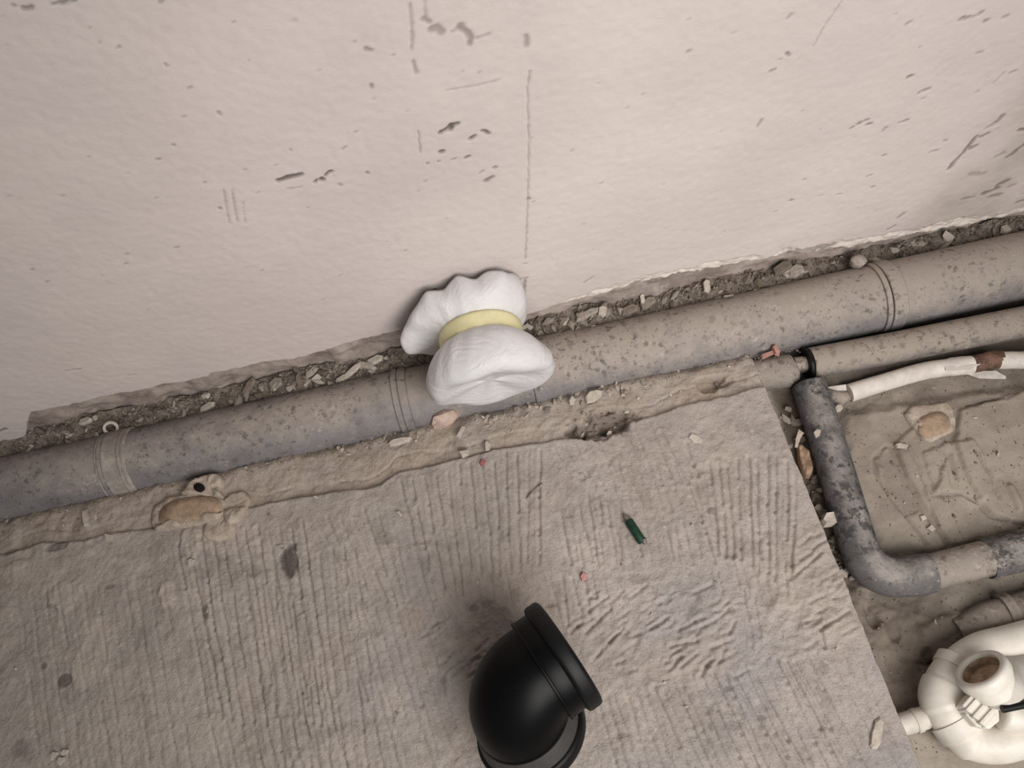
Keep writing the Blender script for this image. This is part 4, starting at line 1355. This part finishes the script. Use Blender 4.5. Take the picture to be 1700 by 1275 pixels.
# splinter
sp1 = shard('wood_splinter', [(874, 829), (879, 822), (892, 809), (902, 803), (901, 806), (890, 817), (879, 831)], sz_at(887, 817), .004, M['wood'], 'split grey wood splinter lying on the grooves below the bag', 'splinter')
# curled shaving near left coupling
cp = Vector((pipe_x(200) + .004, -.022, bed_z(pipe_x(200), -.022)))
v, f = lathe(cp + Vector((0, 0, .012)), (.25, -.75, .6), [(.0075, -.003), (.0115, -.003), (.0118, .003), (.0075, .003)], 20, True)
o = mk('curled_shaving', v, f, M['chipL'])
tag(o, 'curled ring of plaster shaving above the left pipe coupling', 'shaving')

# green plug
gA, gB = at(1040, 862), at(1066, 902)
zg = max(sz_at(1050, 880), 0) + .0062
gt = thing('wall_plug', (gA.lerp(gB, .5).x, gA.lerp(gB, .5).y, 0), 'dark green plastic plug lying on the grooved slab above the black elbow', 'plug')
ga, gb = Vector((gA.x, gA.y, zg)), Vector((gB.x, gB.y, zg))
v, f = tube([ga.lerp(gb, .12), ga.lerp(gb, .14), ga.lerp(gb, .5), ga.lerp(gb, .97), ga.lerp(gb, 1.0)], [.0055, .0064, .0064, .0064, .0055], 14)
mk('plug_body', v, f, M['green'], gt, True, 50)
v, f = tube([ga.lerp(gb, -.14), ga.lerp(gb, .0), ga.lerp(gb, .15)], [.0022, .0042, .0046], 10)
mk('screw_tip', v, f, M['metal'], gt, True, 50)
v, f = tube([ga.lerp(gb, .9) + Vector((.004, 0, .003)), ga.lerp(gb, 1.08) + Vector((.002, 0, -.001))], [.0042, .0030], 10)
mk('broken_end', v, f, M['metal'], gt, True, 50)

# ================================================================== LOOSE CHIPS (individuals) AND GRIT (stuff)
TPL = {}
CHIPS = []
rs_ = random.Random(21)


def template(k, mat):
    if (k, mat) in TPL: return TPL[(k, mat)]
    r = random.Random(100 + k)
    bm = bmesh.new()
    flat_ = [.28, .5, .75][k % 3]
    nv = r.randint(9, 14)
    for i in range(nv):
        a = 2 * math.pi * i / nv * 1.618
        z = r.uniform(-1, 1)
        q_ = r.uniform(.7, 1.05) * math.sqrt(1 - .6 * z * z)
        bm.verts.new((math.cos(a * 2.4) * q_, math.sin(a * 2.4) * q_ * r.uniform(.5, .9), z * flat_))
    res = bmesh.ops.convex_hull(bm, input=bm.verts)
    bmesh.ops.delete(bm, geom=[g for g in res['geom_interior'] if isinstance(g, bmesh.types.BMVert)], context='VERTS')
    zmin = min(v_.co.z for v_ in bm.verts)
    for v_ in bm.verts: v_.co.z -= zmin
    me = bpy.data.meshes.new('chip')
    bm.to_mesh(me)
    bm.free()
    me.materials.append(M[mat])
    TPL[(k, mat)] = me
    return me


def chip(name, x, y, z, s, mats, label, group, tilt=.35, sink=.15, elong=1.0):
    mt = rs_.choice(mats)
    o = bpy.data.objects.new(name, template(rs_.randint(0, 11), mt))
    C.objects.link(o)
    o.scale = (s * rs_.uniform(.8, 1.3) * elong, s * rs_.uniform(.6, 1.0), s * rs_.uniform(.7, 1.1))
    o.rotation_euler = (rs_.uniform(-tilt, tilt), rs_.uniform(-tilt, tilt), rs_.uniform(0, 6.28))
    o.location = (x, y, z - s * sink)
    tag(o, label, 'chip', group)
    CHIPS.append((o, mt, s))
    return o


def project_x(p):
    d = Vector(p) - CAM
    return W / 2 + F * d.dot(CR) / d.dot(_f)


ORD = 'first second third fourth fifth sixth seventh eighth ninth tenth eleventh twelfth thirteenth fourteenth fifteenth sixteenth seventeenth eighteenth nineteenth'.split()


def ordinal(n):
    if n <= 19: return ORD[n - 1]
    t = ['twent', 'thirt', 'fort', 'fift', 'sixt'][n // 10 - 2]
    return t + 'ieth' if n % 10 == 0 else t + 'y-' + ORD[n % 10 - 1]


def relabel():
    """every loose chip gets a label of its own: its tone and its rank from the left within its stretch"""
    tone = {'chipL': 'pale plaster', 'chipM': 'greyish mortar', 'chipD': 'brown masonry'}
    sets = {}
    for o, mt, s in CHIPS:
        sets.setdefault((o['label'], mt), []).append(o)
    for (place, mt), lst in sets.items():
        lst.sort(key=lambda o: project_x(o.location))
        for k, o in enumerate(lst):
            o['label'] = '%s %s, %s such from the left' % (tone[mt], place, ordinal(k + 1))


def wallgap(px_a, px_b, n, label, group, mats, smin, smax):
    for k in range(n):
        x = rs_.uniform(pipe_x(px_a), pipe_x(px_b))
        y = rs_.uniform(-.034, .004)
        s = smin + (smax - smin) * rs_.random() ** 1.5
        chip('rubble_chip', x, y, bed_z(x, y), s, mats, label, group, .6, .1, rs_.choice([1, 1.2, 1.7]))


wallgap(60, 360, 52, 'chip behind the thick pipe near its left coupling', 'rubble behind the pipe, far left', ['chipL', 'chipL', 'chipM', 'chipM', 'chipD'], .005, .0115)
wallgap(360, 680, 54, 'chip behind the thick pipe before the bag', 'rubble behind the pipe, left of the bag', ['chipL', 'chipL', 'chipM', 'chipM', 'chipD'], .005, .0125)
wallgap(885, 1290, 66, 'chip behind the thick pipe after the bag', 'rubble behind the pipe, right of the bag', ['chipL', 'chipL', 'chipM', 'chipM', 'chipD'], .005, .0125)
wallgap(1290, 1720, 60, 'chip behind the thick pipe near its right coupling', 'rubble behind the pipe, far right', ['chipL', 'chipM', 'chipM', 'chipD'], .005, .013)

# named shards in the gap
def gapshard(px, py, ln, wd_, ang, mat, lab, h=.006):
    p = at(px, py, .010)
    z = bed_z(p.x, min(p.y, .006)) + h
    a = math.radians(ang)
    d, n_ = Vector((math.cos(a), math.sin(a), 0)), Vector((-math.sin(a), math.cos(a), 0))
    c = Vector((p.x, min(p.y, -.002), z))
    V = []
    for zz, s in ((-.003, 1), (.0015, .96), (.003, .8)):
        for u_, w_ in ((-1, -.6), (-.5, -1), (.8, -.8), (1, .2), (.5, 1), (-.8, .7)):
            V.append(c + d * u_ * ln / 2 * s + n_ * w_ * wd_ / 2 * s + Vector((0, 0, zz + u_ * .002)))
    Fc = [tuple(range(5, -1, -1)), tuple(range(12, 18))]
    for r_ in range(2):
        for k in range(6):
            Fc.append((r_ * 6 + k, r_ * 6 + (k + 1) % 6, r_ * 6 + 6 + (k + 1) % 6, r_ * 6 + 6 + k))
    o = mk('plaster_shard', V, Fc, mat, None, False)
    tag(o, lab, 'chip')


gapshard(585, 618, .045, .010, 30, M['chipL'], 'long pale plaster shard slanting up left of the bag')
gapshard(612, 610, .034, .011, -35, M['chipL'], 'pale shard crossing the long shard left of the bag')
gapshard(624, 601, .030, .014, 8, M['chipL'], 'flat pale shard at the wall end of the crossed shards')
gapshard(568, 629, .024, .009, 10, M['chipL'], 'short pale shard below the long slanting shard')
gapshard(415, 645, .036, .012, 50, M['chipD'], 'brown mortar shard standing in the rubble left of the pale shards')
gapshard(460, 640, .024, .020, 20, M['chipM'], 'blocky pale mortar piece right of the brown shard')
gapshard(345, 676, .028, .011, 12, M['chipL'], 'long pale shard resting on the left pipe section')
gapshard(150, 697, .024, .012, -5, M['chipL'], 'pale oval chip under the broken plaster at far left')
gapshard(975, 527, .042, .012, 12, M['chipM'], 'long flat mortar bar behind the pipe right of the bag', .009)
gapshard(1000, 522, .018, .014, 60, M['chipL'], 'pale piece at the right end of the flat mortar bar', .009)
gapshard(1045, 517, .030, .018, 5, M['chipD'], 'wide brown stone behind the pipe right of the flat mortar bar', .007)
gapshard(1075, 505, .028, .016, 20, M['chipM'], 'grey stone touching the wall right of the wide brown stone', .008)
gapshard(1064, 495, .016, .008, 80, M['chipL'], 'small upright white chip against the wall above the brown stone', .012)
gapshard(1172, 480, .022, .012, 75, M['chipL'], 'upright pale plaster piece against the wall middle right', .010)
gapshard(1320, 452, .026, .022, 10, M['chipM'], 'round grey stone behind the pipe left of the right coupling', .010)
gapshard(1295, 446, .034, .018, 15, M['chipD'], 'dark slab-like stone above the round grey stone', .012)

for k in range(104):
    px = rs_.choice([rs_.uniform(0, 1260), rs_.uniform(780, 1040), rs_.uniform(560, 700)])
    if 690 < px < 780: continue
    x = pipe_x(px)
    y = PY - PR * .93 - rs_.random() ** 1.6 * .030
    chip('mortar_crumb', x, y, slab_z(x, y) + .001, rs_.uniform(.0022, .0064), ['chipL', 'chipL', 'chipM'],
         'crumb along the thick pipe front, ' + ('before the bag' if px < 730 else 'after the bag'),
         'crumbs along the pipe, ' + ('left' if px < 730 else 'right'), .4, .15)
for k in range(56):
    px, py = rs_.uniform(0, 1400), rs_.uniform(770, 1270)
    p = at(px, py)
    if p.x > edge_x(p.y) - .01 or (760 < px < 1010 and py > 1000): continue
    chip('plaster_crumb', p.x, p.y, slab_z(p.x, p.y), rs_.uniform(.0015, .0042), ['chipL', 'chipL', 'chipM'],
         'crumb on the grooved slab, ' + ('left part' if px < 600 else 'right part'), 'crumbs on the slab, ' + ('left' if px < 600 else 'right'), .3, .1)
for k in range(22):
    px, py = rs_.uniform(955, 1045), rs_.uniform(675, 725)
    p = at(px, py)
    chip('pit_stone', p.x, p.y, slab_z(p.x, p.y), rs_.uniform(.003, .007), ['chipD', 'chipM', 'chipD', 'chipL'], 'stone in the ledge hollow after the bag', 'stones in the hollow', .5, .2)
for k in range(30):
    px = rs_.uniform(20, 1250)
    py = 905 - .215 * px + rs_.uniform(-38, -4)
    if 240 < px < 420 or 740 < px < 790: continue
    p = at(px, py)
    chip('ledge_crumb', p.x, p.y, slab_z(p.x, p.y), rs_.uniform(.0022, .005), ['chipL', 'chipM', 'chipL'], 'crumb on the ledge between pipe and grooves', 'crumbs on the ledge', .4, .1)
for k in range(60):
    t_ = rs_.random()
    px, py = 1300 + 105 * t_ + rs_.uniform(-12, 16), 670 + 290 * t_
    p = at(px, py, -.05)
    if p.x < edge_x(p.y) + .004: continue
    chip('trench_stone', p.x, p.y, ground_z(p.x, p.y) + rs_.uniform(0, .006), rs_.uniform(.005, .013), ['chipD', 'chipD', 'chipM', 'chipL'], 'stone between slab edge and bent pipe', 'stones between slab and bent pipe', .5, .2)
for k in range(46):
    px, py = rs_.uniform(1400, 1700), rs_.uniform(640, 1150)
    if 890 < py < 985: continue
    p = at(px, py, GZ)
    if p.x < edge_x(p.y) + .05: continue
    chip('trench_crumb', p.x, p.y, ground_z(p.x, p.y), rs_.uniform(.0018, .005), ['chipL', 'chipM', 'chipL', 'chipD'],
         'crumb on the mortar bed ' + ('above' if py < 900 else 'below') + ' the bent pipe', 'crumbs on the mortar bed, ' + ('above the bent pipe' if py < 900 else 'below the bent pipe'), .4, .1)


relabel()


def grit(name, pts, mat, label, seed):
    """thousands of tiny angular grains in one mesh"""
    r = np.random.RandomState(seed)
    n = len(pts)
    pts = np.array(pts)
    tet = np.array([(1, 0, -.4), (-.5, .85, -.4), (-.5, -.85, -.4), (.1, .1, .9)])
    sc = pts[:, 3][:, None, None]
    ang = r.rand(n) * 6.28
    j = 1 + r.uniform(-.45, .45, (n, 4, 3))
    V = tet[None] * j * sc
    c_, s_ = np.cos(ang)[:, None], np.sin(ang)[:, None]
    xr, yr = V[..., 0] * c_ - V[..., 1] * s_, V[..., 0] * s_ + V[..., 1] * c_
    V = np.stack([xr + pts[:, 0:1], yr + pts[:, 1:2], V[..., 2] + pts[:, 2:3]], -1).reshape(-1, 3)
    fb_ = np.array([(0, 2, 1), (0, 1, 3), (1, 2, 3), (2, 0, 3)])
    Fc = (fb_[None] + (np.arange(n) * 4)[:, None, None]).reshape(-1, 3)
    o = mk(name, V, Fc.tolist(), mat, None, False)
    return tag(o, label, 'grit', kind='stuff')


P1, P2, P3, P4 = [], [], [], []
for k in range(5200):
    x = rs_.uniform(x0 + .03, x1 - .03)
    y = rs_.uniform(-.034, .010)
    P1.append((x, y, bed_z(x, y) + .001, .0009 + .0042 * rs_.random() ** 2))
for k in range(2600):
    px = rs_.uniform(-20, 1300)
    x = pipe_x(px)
    y = PY - PR * .90 - abs(rs_.gauss(0, .010))
    P2.append((x, y, slab_z(x, y) + .0006, .0006 + .0022 * rs_.random() ** 3))
for k in range(2600):
    px, py = rs_.uniform(-20, 1500), rs_.uniform(740, 1280)
    p = at(px, py)
    if p.x > edge_x(p.y) - .004: continue
    P3.append((p.x, p.y, slab_z(p.x, p.y) + .0002, .0005 + .0011 * rs_.random() ** 3))
for k in range(2600):
    px, py = rs_.uniform(1280, 1720), rs_.uniform(480, 1250)
    p = at(px, py, GZ)
    if p.x < edge_x(p.y) + .003: continue
    P4.append((p.x, p.y, ground_z(p.x, p.y) + .0004, .0006 + .0024 * rs_.random() ** 3))
grit('rubble_grit', P1[::2], M['gritD'], 'fine brown grit between the wall and the thick pipe', 1)
grit('plaster_grit', P1[1::2], M['grit'], 'fine pale plaster grit between the wall and the thick pipe', 7)
grit('mortar_grit', P2, M['grit'], 'fine mortar grit along the room side of the thick pipe', 2)
grit('floor_dust', P3, M['chipL'], 'fine pale specks of dust on the grooved slab', 3)
grit('trench_grit', P4, M['grit'], 'fine grit over the mortar bed of the trench', 4)
